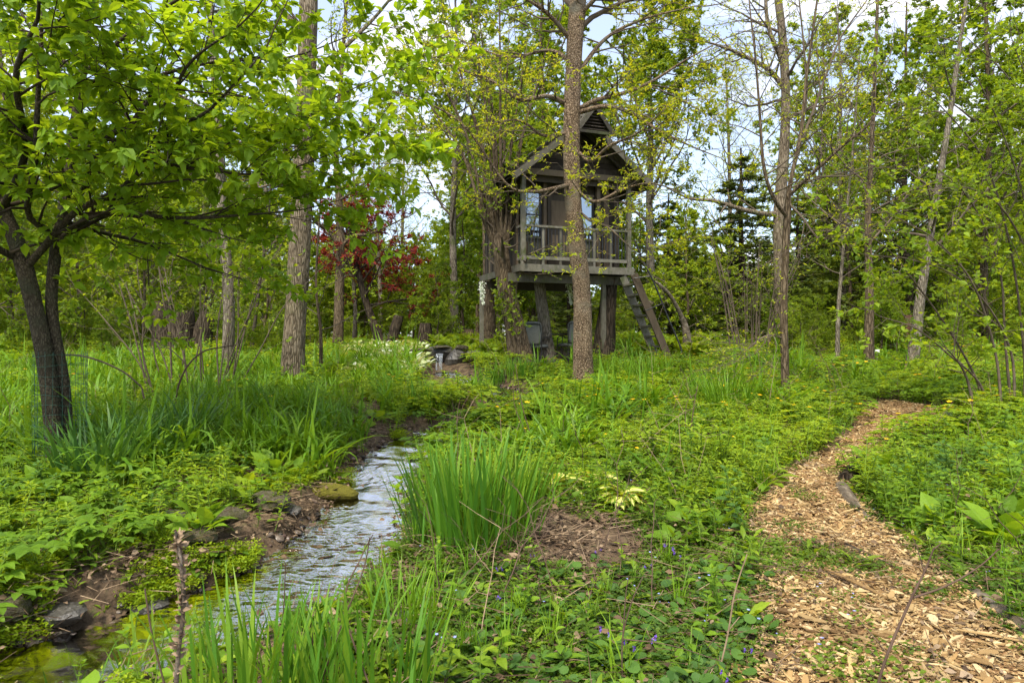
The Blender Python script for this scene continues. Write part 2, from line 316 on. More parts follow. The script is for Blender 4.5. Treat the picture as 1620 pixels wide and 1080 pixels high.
def tubes(mb, lines, sides, mi=0, cap=False):
    """lines: list of (pts (k,3), radii (k,)); grouped by k and built at once"""
    groups = {}
    for p, r in lines: groups.setdefault(len(p), []).append((p, r))
    a = np.arange(sides) / sides * 2 * np.pi
    for k, L in groups.items():
        P = np.array([l[0] for l in L], float); Rr = np.array([l[1] for l in L], float); n = len(L)
        T = np.gradient(P, axis=1); T /= np.linalg.norm(T, axis=2, keepdims=True) + 1e-9
        ref = np.where(np.abs(T[:, :1, 2:3]) > 0.8, np.array([[[1., 0, 0]]]), np.array([[[0, 0, 1.]]]))
        U = np.cross(T, np.broadcast_to(ref, T.shape)); U /= np.linalg.norm(U, axis=2, keepdims=True) + 1e-9
        W = np.cross(T, U)
        V = P[:, :, None] + Rr[:, :, None, None] * (np.cos(a)[None, None, :, None] * U[:, :, None] + np.sin(a)[None, None, :, None] * W[:, :, None])
        base = np.arange(n)[:, None, None] * k * sides + np.arange(k - 1)[None, :, None] * sides
        j = np.arange(sides)[None, None, :]; j2 = (j + 1) % sides
        Q = np.stack([base + j, base + j2, base + sides + j2, base + sides + j], -1).reshape(-1, 4)
        mb.add(V, None, Q, mi)
        if cap:
            for i in range(n):
                for e in (0, k - 1):
                    ring = V[i, e]; c = P[i, e]
                    vv = np.concatenate([ring, [c]]); jj = np.arange(sides)
                    ff = np.stack([jj, (jj + 1) % sides, np.full(sides, sides)], -1)
                    mb.add(vv, ff if e else ff[:, ::-1], None, mi)

# leaf templates: x across, y along, z up
def leaf_tpl(w=0.5, fold=0.12, droop=0.15, wide=0.4):
    h = w / 2
    V = [(0, 0, 0), (0, .35, .02), (0, .7, -droop * .3), (0, 1, -droop), (-h, wide, fold * w), (-h * .72, .68, fold * w * .8 - droop * .3),
         (h, wide, fold * w), (h * .72, .68, fold * w * .8 - droop * .3)]
    T = [(0, 1, 4), (1, 2, 5), (1, 5, 4), (2, 3, 5), (0, 6, 1), (1, 7, 2), (1, 6, 7), (2, 7, 3)]
    return np.array(V, float), np.array(T)
def dia_tpl(w=0.5, fold=0.15, droop=0.1):
    return np.array([(0, 0, 0), (-w / 2, .45, fold * w), (0, 1, -droop), (w / 2, .45, fold * w)], float), np.array([(0, 2, 1), (0, 3, 2)])
def needle_tpl(w=0.12):
    return np.array([(-w / 2, 0, 0), (w / 2, 0, 0), (0, 1, 0)], float), np.array([(0, 1, 2)])
def round_tpl():
    V = [(0, 0.05, 0)] + [(0.5 * math.sin(a), 0.5 - 0.5 * math.cos(a) * (1.0), 0.06 * abs(math.sin(a))) for a in np.linspace(0.45, 2 * math.pi - 0.45, 8)]
    return np.array(V, float), np.array([(0, i, i + 1) for i in range(1, 8)])
LEAF8 = leaf_tpl(0.55); LEAF8N = leaf_tpl(0.3, 0.2, 0.25); DIA = dia_tpl(0.55); DIAN = dia_tpl(0.34); NEEDLE = needle_tpl(); ROUND = round_tpl()

def nrm(a): return a / (np.linalg.norm(a, axis=-1, keepdims=True) + 1e-9)
def leaves(mb, tpl, P, D, S, up=None, mi=0, jit=0.5, rng=RNG):
    """place leaf templates at P pointing along D with size S, upper face towards up"""
    P = np.asarray(P, float).reshape(-1, 3); n = len(P)
    if n == 0: return
    D = nrm(np.asarray(D, float).reshape(-1, 3)); S = np.broadcast_to(np.asarray(S, float), (n,))
    N = np.tile(np.array([0, 0, 1.]), (n, 1)) if up is None else np.broadcast_to(np.asarray(up, float), (n, 3)).copy()
    N = N + rng.normal(0, jit, (n, 3)); X = nrm(np.cross(D, N)); Z = np.cross(X, D)
    V, T = tpl
    out = P[:, None] + S[:, None, None] * (V[None, :, :1] * X[:, None] + V[None, :, 1:2] * D[:, None] + V[None, :, 2:] * Z[:, None])
    k = len(V); Tt = (np.arange(n)[:, None, None] * k + T[None]).reshape(-1, 3)
    mb.add(out, Tt, None, mi)

def blade(mb, p, az, L, wd, lean, arch, seg=5, mi=0, twist=0.0, fold=0.0):
    """one strap leaf: a ribbon that leans and arches over"""
    t = np.linspace(0, 1, seg + 1); ang = lean + arch * t ** 1.6
    ds = L / seg; hx = np.concatenate([[0], np.cumsum(np.sin(ang[:-1]) * ds)]); hz = np.concatenate([[0], np.cumsum(np.cos(ang[:-1]) * ds)])
    c, s = math.cos(az), math.sin(az)
    ctr = np.stack([p[0] + hx * c, p[1] + hx * s, p[2] + hz], -1)
    wv = wd * 0.5 * np.clip(1.25 * (1 - t ** 2.6), 0, 1) * (0.65 + 0.35 * np.minimum(1, t * 4))
    tw = az + math.pi / 2 + twist * t
    side = np.stack([np.cos(tw), np.sin(tw), np.zeros_like(t)], -1) * wv[:, None]
    V = np.concatenate([ctr - side, ctr + side]); k = seg + 1
    Q = [(i, i + k, i + k + 1, i + 1) for i in range(seg)]
    mb.add(V, None, Q, mi)

def smooth_line(pts, n):
    """Catmull-Rom through rows of [x,y,z,r] -> n samples"""
    P = np.array(pts, float); P = np.vstack([2 * P[0] - P[1], P, 2 * P[-1] - P[-2]])
    m = len(P) - 3; out = []
    for u in np.linspace(0, m - 1e-6, n):
        i = int(u); t = u - i; a, b, c, d = P[i], P[i + 1], P[i + 2], P[i + 3]
        out.append(0.5 * ((2 * b) + (-a + c) * t + (2 * a - 5 * b + 4 * c - d) * t * t + (-a + 3 * b - 3 * c + d) * t ** 3))
    return np.array(out)

def vnoise(P, seed=0):
    """cheap smooth pseudo-noise from sines, about -1..1"""
    r = np.random.default_rng(seed); s = 0
    for i in range(6):
        k = r.normal(0, 1, P.shape[-1]) * (1 + i * 0.6); s = s + np.sin(P @ k + r.uniform(0, 6.28)) / (1 + i * 0.35)
    return s / 2.6

# ------------------------------------------------------------------ terrain
GD = np.array([-20, 0, 4, 5, 6, 7.5, 9, 11, 13, 16, 20, 25, 30, 60, 400.])
GZ = np.array([-.2, -.05, 0, .04, .09, .22, .36, .55, .72, 1.05, 1.27, 1.40, 1.47, 1.53, 1.5])
def gbase(x, y): return np.interp(y, GD, GZ)
WD = np.array([-5, 3, 4, 5, 6, 7, 8, 9, 11, 13, 15, 17, 18.5])
WZ = np.array([-.6, -.40, -.32, -.23, -.13, -.01, .10, .22, .42, .58, .76, .86, .90])
def wz(y): return np.interp(y, WD, WZ)
def unp(px, py, zf):
    """the point on the surface zf(x, y) that stands at photo pixel (px, py)"""
    d = 6.0
    for _ in range(60):
        x = (px - 810) / F * d; z = float(zf(x, d)); dn = (EYE - z) * F / max(1e-3, py - 540); d = 0.6 * d + 0.4 * min(dn, 60)
    return np.array([(px - 810) / F * d, d])
SC = np.array([unp(a, b, lambda x, y: wz(y)) for a, b in
               [(690, 590), (740, 606), (800, 622), (815, 645), (745, 672), (668, 698), (618, 735), (590, 790), (560, 845), (500, 905), (380, 975), (190, 1055), (0, 1120), (-300, 1230), (-700, 1400)]])
SCd = smooth_line(np.hstack([SC, np.zeros((len(SC), 2))]), 160)[:, :2]
SW = np.interp(SCd[:, 1], [3, 4.4, 5.2, 6.5, 8.5, 10, 14, 18], [0.66, 0.62, 0.52, 0.36, 0.32, 0.26, 0.25, 0.35])   # half width
def sdist(x, y):
    """distance to the stream's centre line in half widths, in metres from its edge"""
    x = np.atleast_1d(np.asarray(x, float)); y = np.atleast_1d(np.asarray(y, float))
    d = np.full(x.shape, 1e9); e = np.full(x.shape, 1e9)
    for (a, b), ww in zip(SCd, SW):
        q = np.hypot(x - a, y - b); e = np.minimum(e, q - ww)
    return e
def zg(x, y):
    x = np.atleast_1d(np.asarray(x, float)); y = np.atleast_1d(np.asarray(y, float))
    g = gbase(x, y)
    g = g + 0.035 * vnoise(np.stack([x, y], -1) * 0.9, 3) + 0.10 * np.clip((y - 8) / 10, 0, 1) * vnoise(np.stack([x, y], -1) * 0.25, 5)
    g = g + 0.16 * np.exp(-(((x + 0.1) / 0.9) ** 2 + ((y - 5.7) / 0.8) ** 2))      # the mound the irises stand on
    e = sdist(x, y); t = np.clip((e + 0.06) / 0.45, 0, 1); t = t * t * (3 - 2 * t)
    bed = wz(y) - 0.065 + 0.02 * vnoise(np.stack([x, y], -1) * 9, 8)
    return np.where(e < 0.6, bed + (g - bed) * t, g)
def zg1(x, y): return float(zg(x, y)[0])
def G(px, py):
    p = unp(px, py, lambda x, y: zg1(x, y)); return np.array([p[0], p[1], zg1(p[0], p[1])])
def PX(px, py, d):
    """point at depth d seen at photo pixel (px, py)"""
    return np.array([(px - 810) / F * d, d, EYE + (540 - py) / F * d])
def topx(x, y, z): return 810 + F * x / y, 540 + F * (EYE - z) / y

rows = np.concatenate([np.linspace(-8, 1.5, 16), 1.5 * np.exp(np.linspace(0, math.log(260 / 1.5), 250))[1:]])
tcol = np.linspace(-1, 1, 281); tcol = np.sign(tcol) * (0.55 * np.abs(tcol) + 0.45 * np.abs(tcol) ** 3)
X = tcol[None, :] * (5.5 + 1.9 * np.maximum(rows, 0))[:, None]; Y = np.repeat(rows[:, None], len(tcol), 1)
Z = zg(X.ravel(), Y.ravel()).reshape(X.shape)
fine = np.where(Y < 14, 0.012, 0.0); Z = Z + fine * vnoise(np.stack([X, Y], -1) * 14, 21)
mb = MB(); nr, nc = X.shape; i = np.arange(nr - 1)[:, None] * nc + np.arange(nc - 1)[None]
mb.add(np.stack([X, Y, Z], -1), None, np.stack([i, i + 1, i + nc + 1, i + nc], -1).reshape(-1, 4))
ground = mb.obj('ground', M['soil'], smooth=True, kind='structure', label='dark woodland soil rising gently away from the stream', category='ground')

# ---- stream water: ribbon with real ripples
s = smooth_line(np.hstack([SC, np.zeros((len(SC), 2))]), 1100)[:, :2]
hw = np.interp(s[:, 1], [3, 4.4, 5.2, 6.5, 8.5, 10, 14, 18], [0.66, 0.62, 0.52, 0.36, 0.32, 0.26, 0.25, 0.35]) + 0.16
tn = np.gradient(s, axis=0); tn /= np.linalg.norm(tn, axis=1, keepdims=True); nn = np.stack([-tn[:, 1], tn[:, 0]], -1)
q = np.linspace(-1, 1, 81)
XY = s[:, None] + nn[:, None] * (q[None, :, None] * hw[:, None, None])
Zw = wz(XY[..., 1])
XS = XY * np.array([.62, 1.25]); calm = np.clip(vnoise(XY * np.array([2.6, 1.6]), 36) * 1.2 + .6, .12, 1.35)[:, :]; rip = calm * (0.014 * vnoise(XS * 22, 31) + 0.009 * vnoise(XS * 40, 33)) + 0.010 * vnoise(XY * np.array([5., 9.]), 35)
mb = MB(); nr, nc = Zw.shape; i = np.arange(nr - 1)[:, None] * nc + np.arange(nc - 1)[None]
mb.add(np.dstack([XY, (Zw + rip)[..., None]]), None, np.stack([i, i + 1, i + nc + 1, i + nc], -1).reshape(-1, 4))
mb.obj('stream', M['water'], smooth=True, kind='structure', label='shallow rippling brook glinting silver over stones', category='stream')

# ---- wood chip path: ragged sheet a little above the soil
EL = [(1175, 1120), (1215, 1040), (1205, 980), (1195, 930), (1200, 880), (1185, 840), (1192, 800), (1228, 760), (1275, 730), (1325, 700), (1345, 680), (1350, 660), (1365, 642), (1400, 634)]
ER = [(1900, 1160), (1700, 1060), (1620, 1010), (1555, 950), (1480, 900), (1425, 850), (1368, 805), (1345, 770), (1372, 735), (1405, 712), (1440, 692), (1480, 676), (1530, 664), (1560, 652)]
EL = np.array([unp(a, b, zg1) for a, b in EL]); ER = np.array([unp(a, b, zg1) for a, b in ER])
EL = np.vstack([[0.85, 1.2], EL]); ER = np.vstack([[2.6, 1.2], ER])
eL = smooth_line(np.hstack([EL, 0 * EL]), 120)[:, :2]; eR = smooth_line(np.hstack([ER, 0 * ER]), 120)[:, :2]
q = np.linspace(0, 1, 41); XY = eL[:, None] * (1 - q[None, :, None]) + eR[:, None] * q[None, :, None]
edge = np.minimum(q, 1 - q)[None, :] * 2
Zp = zg(XY[..., 0].ravel(), XY[..., 1].ravel()).reshape(XY.shape[:2]) + 0.025 * np.minimum(1, edge * 4) - 0.012 * (edge < 0.02) + 0.008 * vnoise(XY * 12, 41)
mb = MB(); nr, nc = Zp.shape; i = np.arange(nr - 1)[:, None] * nc + np.arange(nc - 1)[None]
mb.add(np.dstack([XY, Zp[..., None]]), None, np.stack([i, i + nc, i + nc + 1, i + 1], -1).reshape(-1, 4))
path = mb.obj('path', M['chipbed'], smooth=True, kind='structure', label='winding footpath of orange tan wood chips', category='path')
PPOLY = np.vstack([eL, eR[::-1]])
def inpoly(x, y, poly=PPOLY):
    x = np.asarray(x); y = np.asarray(y); c = np.zeros(x.shape, bool); n = len(poly); j = n - 1
    for i in range(n):
        xi, yi = poly[i]; xj, yj = poly[j]
        k = ((yi > y) != (yj > y)); c ^= k & (x < (xj - xi) * (y - yi) / (yj - yi + 1e-12) + xi); j = i
    return c

# ------------------------------------------------------------------ scatter of uncountable ground cover (geometry nodes)
def proto(name, mb, mats, smooth=False):
    return bpy.data.objects.new('proto_' + name, mb.mesh(name, mats, smooth))
def scatter(name, label, cat, protos, P, rot, scl, parent=None, patchy=0.0):
    me = bpy.data.meshes.new(name); n = len(P)
    me.vertices.add(n); me.vertices.foreach_set('co', np.asarray(P, np.float32).ravel())
    a = me.attributes.new('rot', 'FLOAT_VECTOR', 'POINT'); a.data.foreach_set('vector', np.asarray(rot, np.float32).ravel())
    a = me.attributes.new('scl', 'FLOAT', 'POINT'); a.data.foreach_set('value', np.asarray(scl, np.float32))
    a = me.attributes.new('idx', 'INT', 'POINT'); ix = RNG.integers(0, len(protos), n)
    if patchy:      # one kind of plant dominates each patch of ground
        Q = np.asarray(P)[:, :2]; sc_ = np.stack([vnoise(Q * 1.1, 500 + k) for k in range(len(protos))], -1); ix = np.where(RNG.random(n) < patchy, np.argmax(sc_, 1), ix)
    a.data.foreach_set('value', ix.astype(np.int32))
    o = link(name, me, parent, kind='stuff', label=label)
    if parent is None: o['category'] = cat
    g = bpy.data.node_groups.new(name, 'GeometryNodeTree')
    g.interface.new_socket('Geometry', in_out='INPUT', socket_type='NodeSocketGeometry')
    g.interface.new_socket('Geometry', in_out='OUTPUT', socket_type='NodeSocketGeometry')
    N, L = g.nodes, g.links
    gi = N.new('NodeGroupInput'); go = N.new('NodeGroupOutput'); ip = N.new('GeometryNodeInstanceOnPoints'); j = N.new('GeometryNodeJoinGeometry')
    for p in protos:
        oi = N.new('GeometryNodeObjectInfo'); oi.inputs['Object'].default_value = p
        gt = N.new('GeometryNodeGeometryToInstance'); L.new(oi.outputs['Geometry'], gt.inputs[0]); L.new(gt.outputs[0], j.inputs[0])
    def attr(nm, ty):
        a = N.new('GeometryNodeInputNamedAttribute'); a.data_type = ty; a.inputs['Name'].default_value = nm; return a.outputs['Attribute']
    e = N.new('FunctionNodeEulerToRotation'); L.new(attr('rot', 'FLOAT_VECTOR'), e.inputs[0])
    L.new(gi.outputs[0], ip.inputs['Points']); L.new(j.outputs[0], ip.inputs['Instance']); ip.inputs['Pick Instance'].default_value = True
    L.new(attr('idx', 'INT'), ip.inputs['Instance Index']); L.new(e.outputs[0], ip.inputs['Rotation']); L.new(attr('scl', 'FLOAT'), ip.inputs['Scale'])
    L.new(ip.outputs[0], go.inputs[0])
    md = o.modifiers.new('scatter', 'NODES'); md.node_group = g
    return o

# ------------------------------------------------------------------ trees
class Growth:
    def __init__(s): s.lines = {0: [], 1: [], 2: [], 3: [], 4: []}; s.lp = []; s.ld = []
def grow(T, rg, p, d, L, r, lvl, par):
    """one branch as a wandering line, then its side branches and leaves"""
    k = par['seg'][min(lvl, len(par['seg']) - 1)]; step = L / k
    p = Vector(p); d = Vector(d).normalized(); pts = [tuple(p)]; rad = [r]; dirs = [d.copy()]
    wob = par['wob']; up = par['up'][min(lvl, len(par['up']) - 1)]
    for i in range(k):
        d = (d + Vector((rg.gauss(0, wob), rg.gauss(0, wob), rg.gauss(0, wob) * .8 + up))).normalized()
        p = p + d * step; pts.append(tuple(p)); rad.append(max(par.get('rmin', .0025), r * (1 - (i + 1) / k * par['taper']))); dirs.append(d.copy())
    T.lines[min(lvl, 4)].append((pts, rad))
    last = lvl >= par['levels']
    if not last:
        n = par['n'][lvl]; n = max(1, int(n * rg.uniform(.75, 1.25) * min(1.0, .35 + L / par['refL'][lvl])))
        for c in range(n):
            t = par['t0'][lvl] + (1 - par['t0'][lvl]) * ((c + rg.random()) / n)
            f = t * k; i = min(k - 1, int(f)); q = Vector(pts[i]).lerp(Vector(pts[i + 1]), f - i); dd = dirs[i]
            perp = dd.cross(Vector((rg.gauss(0, 1), rg.gauss(0, 1), rg.gauss(0, 1)))).normalized()
            a = R(rg.gauss(par['ang'][lvl], 9)); nd = dd * math.cos(a) + perp * math.sin(a)
            nd.z = nd.z * par['flat'][lvl] + par.get('lift', 0)
            grow(T, rg, q, nd, L * par['ratio'][lvl] * (1.15 - .55 * t) * rg.uniform(.7, 1.25), max(par.get('rmin', .0025), r * par['rr'] * (1 - .5 * t)), lvl + 1, par)
    if lvl >= par['leaf_lvl']:
        nl = par['nl'] * (1.0 if last else .5); nl = int(nl) + (rg.random() < nl % 1)
        for c in range(nl):
            t = rg.uniform(.15, 1.05); f = min(t, 1) * k; i = min(k - 1, int(f)); q = Vector(pts[i]).lerp(Vector(pts[i + 1]), min(1, f - i))
            v = dirs[i] * .6 + Vector((rg.gauss(0, .7), rg.gauss(0, .7), rg.gauss(0, .45) + par.get('ldroop', 0)))
            T.lp.append(tuple(q)); T.ld.append(tuple(v))

BASE = dict(seg=[7, 5, 4, 3], wob=.13, up=[.03, .03, .02, 0], taper=.75, levels=3, n=[6, 5, 5, 0], refL=[3, 2, 1, 1], t0=[.2, .2, .15],
            ang=[55, 50, 45], flat=[.8, .8, .8], ratio=[.6, .55, .5], rr=.5, leaf_lvl=2, nl=5)
def par(**k): d = dict(BASE); d.update(k); return d
SIDES = {0: 8, 1: 6, 2: 4, 3: 3, 4: 3}

def trunk_mesh(mb, line, sides=16, amp=.06, seed=0, flare=.5, mi=0, cap=False):
    """bark-lumpy tapered tube along [x,y,z,r] rows, flared at its foot"""
    Lg = np.linalg.norm(np.diff(np.array(line)[:, :3], axis=0), axis=1).sum()
    S = smooth_line(line, max(10, int(Lg / .16))); P = S[:, :3]; r = S[:, 3].copy()
    if flare: hgt = np.concatenate([[0], np.cumsum(np.linalg.norm(np.diff(P, axis=0), axis=1))]); r = r * (1 + flare * np.exp(-hgt / (2.2 * r[0])))
    T = np.gradient(P, axis=0); T = nrm(T); ref = np.array([0, 1., 0]); U = nrm(np.cross(T, np.broadcast_to(ref, T.shape))); W = np.cross(T, U)
    a = np.arange(sides) / sides * 2 * np.pi
    ring = np.cos(a)[None, :, None] * U[:, None] + np.sin(a)[None, :, None] * W[:, None]
    nz = vnoise((P[:, None] * np.array([1, 1, .5]) + ring * .45) * 2.2, seed) + .6 * vnoise((P[:, None] * np.array([1, 1, .35]) * 2 + ring * 1.6) * 2, seed + 1)
    V = P[:, None] + ring * (r[:, None] * (1 + amp * nz))[..., None]
    k = len(P); i = np.arange(k - 1)[:, None] * sides; j = np.arange(sides)[None]; j2 = (j + 1) % sides
    mb.add(V, None, np.stack([i + j, i + j2, i + sides + j2, i + sides + j], -1).reshape(-1, 4), mi)
    if cap:
        vv = np.concatenate([V[-1], [P[-1] - T[-1] * r[-1] * .3]]); jj = np.arange(sides)
        mb.add(vv, np.stack([jj, (jj + 1) % sides, np.full(sides, sides)], -1), None, mi)
    return S

def pxline(rows, d0=None):
    """rows (px, py, depth, radius) -> xyz r"""
    return [(*PX(a, b, d), r) for a, b, d, r in rows]

def build_tree(name, label, base, trunks, limbs, auto, leafmat, tpl, lsize, bark, twig, seed, group=None, cat='tree', ljit=.6, limb_par=None, leafscale=(.7, 1.25), leaf_objs=0, amp=.06, thin=None, flare=.5):
    """a tree with explicit trunk and limb lines plus grown branches. auto: list of (trunk index, t range, count, length range, par, az filter)"""
    rg = random.Random(seed); T = Growth(); b = np.array(base, float)
    root = empty(name, tuple(b), label=label, category=cat)
    if group: root['group'] = group
    Ss = []
    for i, tr in enumerate(trunks):
        mb = MB(); L = [(x - b[0], y - b[1], z - b[2], r) for x, y, z, r in tr]
        Ss.append(trunk_mesh(mb, L, seed=seed + i, amp=amp, flare=flare if i == 0 or L[0][2] < .3 else 0)); mb.obj('trunk', bark, root, smooth=True)
    for lm, lp in limbs:
        mb = MB(); L = [(x - b[0], y - b[1], z - b[2], r) for x, y, z, r in lm]
        S = trunk_mesh(mb, L, sides=8, seed=seed + 40, amp=.08, flare=0); mb.obj('limb', bark if lm[0][3] > .03 else twig, root, smooth=True)
        pr = lp or limb_par
        if pr:
            k = len(S) - 1; n = pr['count']
            for c in range(n):
                f = (.15 + .85 * (c + rg.random()) / n) * k; i = min(k - 1, int(f)); q = Vector(S[i, :3]); dd = Vector(S[min(k, i + 1), :3] - S[i, :3]).normalized()
                perp = dd.cross(Vector((rg.gauss(0, 1), rg.gauss(0, 1), rg.gauss(0, 1)))).normalized(); a = R(rg.gauss(52, 12))
                nd = dd * math.cos(a) + perp * math.sin(a); nd.z = nd.z * pr['flat'][0] + pr.get('lift', 0)
                grow(T, rg, q, nd, pr['len'] * rg.uniform(.6, 1.25), max(.004, S[i, 3] * .5), 1, pr)
            grow(T, rg, Vector(S[-1, :3]), Vector(S[-1, :3] - S[-3, :3]), pr['len'], max(.004, S[-1, 3]), 1, pr)
    for ti, t0, t1, cnt, l0, l1, pr in auto:
        S = Ss[ti]; k = len(S) - 1
        for c in range(cnt):
            t = t0 + (t1 - t0) * (c + rg.random()) / cnt; i = min(k - 1, int(t * k)); q = Vector(S[i, :3]); dd = Vector(S[i + 1, :3] - S[i, :3]).normalized()
            az = c * 2.4 + rg.uniform(-.6, .6); perp = Vector((math.cos(az), math.sin(az), 0)); a = R(rg.gauss(pr.get('trunk_ang', 60), 9))
            nd = dd * math.cos(a) + perp * math.sin(a)
            ln = l0 + (l1 - l0) * (t - t0) / max(1e-3, t1 - t0)
            grow(T, rg, q, nd, ln * rg.uniform(.7, 1.2), S[i, 3] * pr.get('r0', .38), 0, pr)
    mb = MB()
    for l, ls in T.lines.items():
        if ls: tubes(mb, ls, SIDES[l])
    if mb.n: mb.obj('branches', twig, root, smooth=True, kind='stuff')
    P = np.array(T.lp).reshape(-1, 3); D = np.array(T.ld).reshape(-1, 3)
    if thin is not None and len(P):
        kp = thin(P + b); P, D = P[kp], D[kp]
    if len(P):
        rr = np.random.default_rng(seed); S = lsize * rr.uniform(leafscale[0], leafscale[1], len(P))
        if leaf_objs:
            W = P + b; px, py = topx(W[:, 0], np.maximum(W[:, 1], .5), W[:, 2])
            vis = (px > 0) & (px < 1620) & (py > 0) & (py < 1080) & (W[:, 1] > 1); o = np.where(vis)[0]; o = o[np.argsort(W[o, 1])][:leaf_objs]
            mask = np.ones(len(P), bool); mask[o] = False
            mbl = MB(); mbl.add(tpl[0], tpl[1]); lme = mbl.mesh('leaf', leafmat)
            for i in o:
                d = Vector(D[i]).normalized(); n = Vector((rr.normal(0, .4), rr.normal(0, .4), 1)); x = d.cross(n).normalized(); z = x.cross(d)
                mt = Matrix((x, d, z)).transposed().to_4x4(); mt.translation = Vector(P[i])
                lo = link('leaf', lme, root); lo.matrix_local = mt @ Matrix.Scale(S[i], 4)
            P, D, S = P[mask], D[mask], S[mask]
        mb = MB(); leaves(mb, tpl, P, D, S, jit=ljit, rng=rr)
        mb.obj('crown', leafmat, root, kind='stuff')
    return root, len(P)

def auto_tree_mesh(seed, H, r, trunk_t, par_, cnt, l0, l1, lean=.03):
    """a whole tree at the origin: trunk mesh, branches mesh, leaf points"""
    rg = random.Random(seed); T = Growth()
    n = 6; L = []; x = y = 0
    for i in range(n + 1):
        t = i / n; L.append((x, y, H * t, r * (1 - .82 * t))); x += rg.gauss(0, lean) * H / n; y += rg.gauss(0, lean) * H / n
    mb = MB(); S = trunk_mesh(mb, L, sides=10, seed=seed); k = len(S) - 1
    for c in range(cnt):
        t = trunk_t + (.97 - trunk_t) * (c + rg.random()) / cnt; i = min(k - 1, int(t * k)); az = c * 2.4 + rg.uniform(-.5, .5)
        a = R(rg.gauss(par_.get('trunk_ang', 60), 8)); nd = Vector((math.cos(az) * math.sin(a), math.sin(az) * math.sin(a), math.cos(a)))
        u = (t - trunk_t) / (.97 - trunk_t); ln = (l0 + (l1 - l0) * u) * rg.uniform(.75, 1.2)
        grow(T, rg, Vector(S[i, :3]), nd, ln, max(.006, S[i, 3] * .4), 0, par_)
    return mb, T

def proto_tree(seed, H, r, trunk_t, par_, cnt, l0, l1, tpl, lsize, leafmat, bark, twig, lean=.03, jit=.6):
    mb, T = auto_tree_mesh(seed, H, r, trunk_t, par_, cnt, l0, l1, lean)
    me_t = mb.mesh('trunk', bark, True)
    b2 = MB()
    for l, ls in T.lines.items():
        if ls: tubes(b2, ls, {0: 6, 1: 4, 2: 3, 3: 3, 4: 3}[l])
    me_b = b2.mesh('branches', twig, True)
    b3 = MB(); rr = np.random.default_rng(seed); P = np.array(T.lp); leaves(b3, tpl, P, np.array(T.ld), lsize * rr.uniform(.65, 1.3, len(P)), jit=jit, rng=rr)
    me_c = b3.mesh('crown', leafmat)
    return me_t, me_b, me_c, len(P)
def place_tree(name, label, pr, x, y, rz, s, group=None, sz=None, z=None, cat='tree', crown=None):
    o = empty(name, (x, y, (zg1(x, y) if z is None else z) - .05), (0, 0, rz), label=label, category=cat)
    o.scale = (s, s, sz or s)
    if group: o['group'] = group
    link('trunk', pr[0], o); link('branches', pr[1], o, kind='stuff'); link('crown', crown or pr[2], o, kind='stuff')
    return o

# ---- the dogwood at the left with its two dark trunks and layered crown
b = G(88, 742); D0 = b[1]
def pl(rows): return [(*PX(a, c, D0 + dd), r) for a, c, dd, r in rows]
tr1 = [(b[0] - .02, b[1], b[2] - .1, .10), *pl([(86, 690, 0, .092), (76, 600, 0, .088), (58, 500, 0, .085), (32, 400, 0, .085), (5, 330, 0.05, .07), (-30, 230, .1, .07), (-50, 100, .1, .05), (-60, -60, .1, .03)])]
tr2 = [(b[0] + .13, b[1] + .12, b[2] - .1, .075), *pl([(107, 690, .12, .066), (99, 600, .12, .063), (82, 490, .12, .06), (88, 400, .12, .062), (98, 345, .12, .06), (112, 240, .2, .055), (130, 120, .2, .045), (150, -40, .2, .03)])]
dp = par(seg=[6, 5, 4, 3], n=[6, 5, 5, 0], levels=3, flat=[.45, .45, .5], up=[.035, .03, .02, 0], ratio=[.6, .6, .5], leaf_lvl=2, nl=7, count=10, len=1.05, lift=.05, ldroop=-.28, trunk_ang=68, rr=.45)
limbs = [
    (pl([(40, 425, 0, .0440), (75, 385, -.1, .0400), (120, 335, -.2, .0360), (190, 300, -.4, .0336), (235, 255, -.5, .0288), (280, 200, -.6, .0224), (330, 175, -.7, .0160), (420, 80, -.8, .0088)]), None),
    (pl([(95, 380, .12, .0400), (150, 340, 0, .0320), (230, 342, -.1, .0272), (300, 345, -.2, .0224), (360, 342, -.2, .0160), (450, 335, -.2, .0088)]), None),
    (pl([(90, 370, .1, .0360), (45, 340, -.3, .0320), (55, 260, -.8, .0272), (60, 160, -1.0, .0224), (65, 60, -1.2, .0160), (75, -60, -1.3, .0096)]), None),
    (pl([(30, 410, 0, .0400), (0, 395, -.2, .0360), (-70, 350, -.5, .0280), (-180, 300, -.8, .0160)]), None),
    (pl([(110, 330, .1, .0360), (190, 220, .3, .0288), (240, 150, .5, .0240), (290, 70, .6, .0176), (330, -20, .7, .0112)]), None),
    (pl([(112, 250, .2, .0320), (200, 200, -.3, .0264), (260, 170, -.7, .0208), (300, 100, -1.1, .0144), (380, 40, -1.3, .0080)]), None),
    (pl([(100, 350, .1, .0320), (170, 370, .5, .0240), (230, 385, .9, .0176), (330, 425, 1.2, .0096)]), None),
    (pl([(5, 330, .05, .0400), (40, 240, -.6, .0320), (25, 120, -1.2, .0240), (60, 30, -1.5, .0160)]), None),
    (pl([(120, 200, .2, .0320), (230, 130, .3, .0240), (330, 100, .4, .0160), (460, 90, .5, .0096), (545, 60, .5, .0064)]), None),
    (pl([(130, 120, .2, .0280), (60, 60, .4, .0200), (10, -20, .5, .0120)]), None),
    (pl([(112, 250, .2, .0320), (230, 240, .1, .0240), (350, 210, .0, .0160), (470, 180, -.1, .0096), (560, 140, -.1, .0056)]), None),
    (pl([(130, 120, .2, .0280), (220, 40, .1, .0200), (330, -30, 0, .0120)]), None),
    (pl([(235, 255, -.5, .0224), (330, 270, -.5, .0160), (430, 275, -.4, .0104), (520, 245, -.3, .0056)]), None),
]
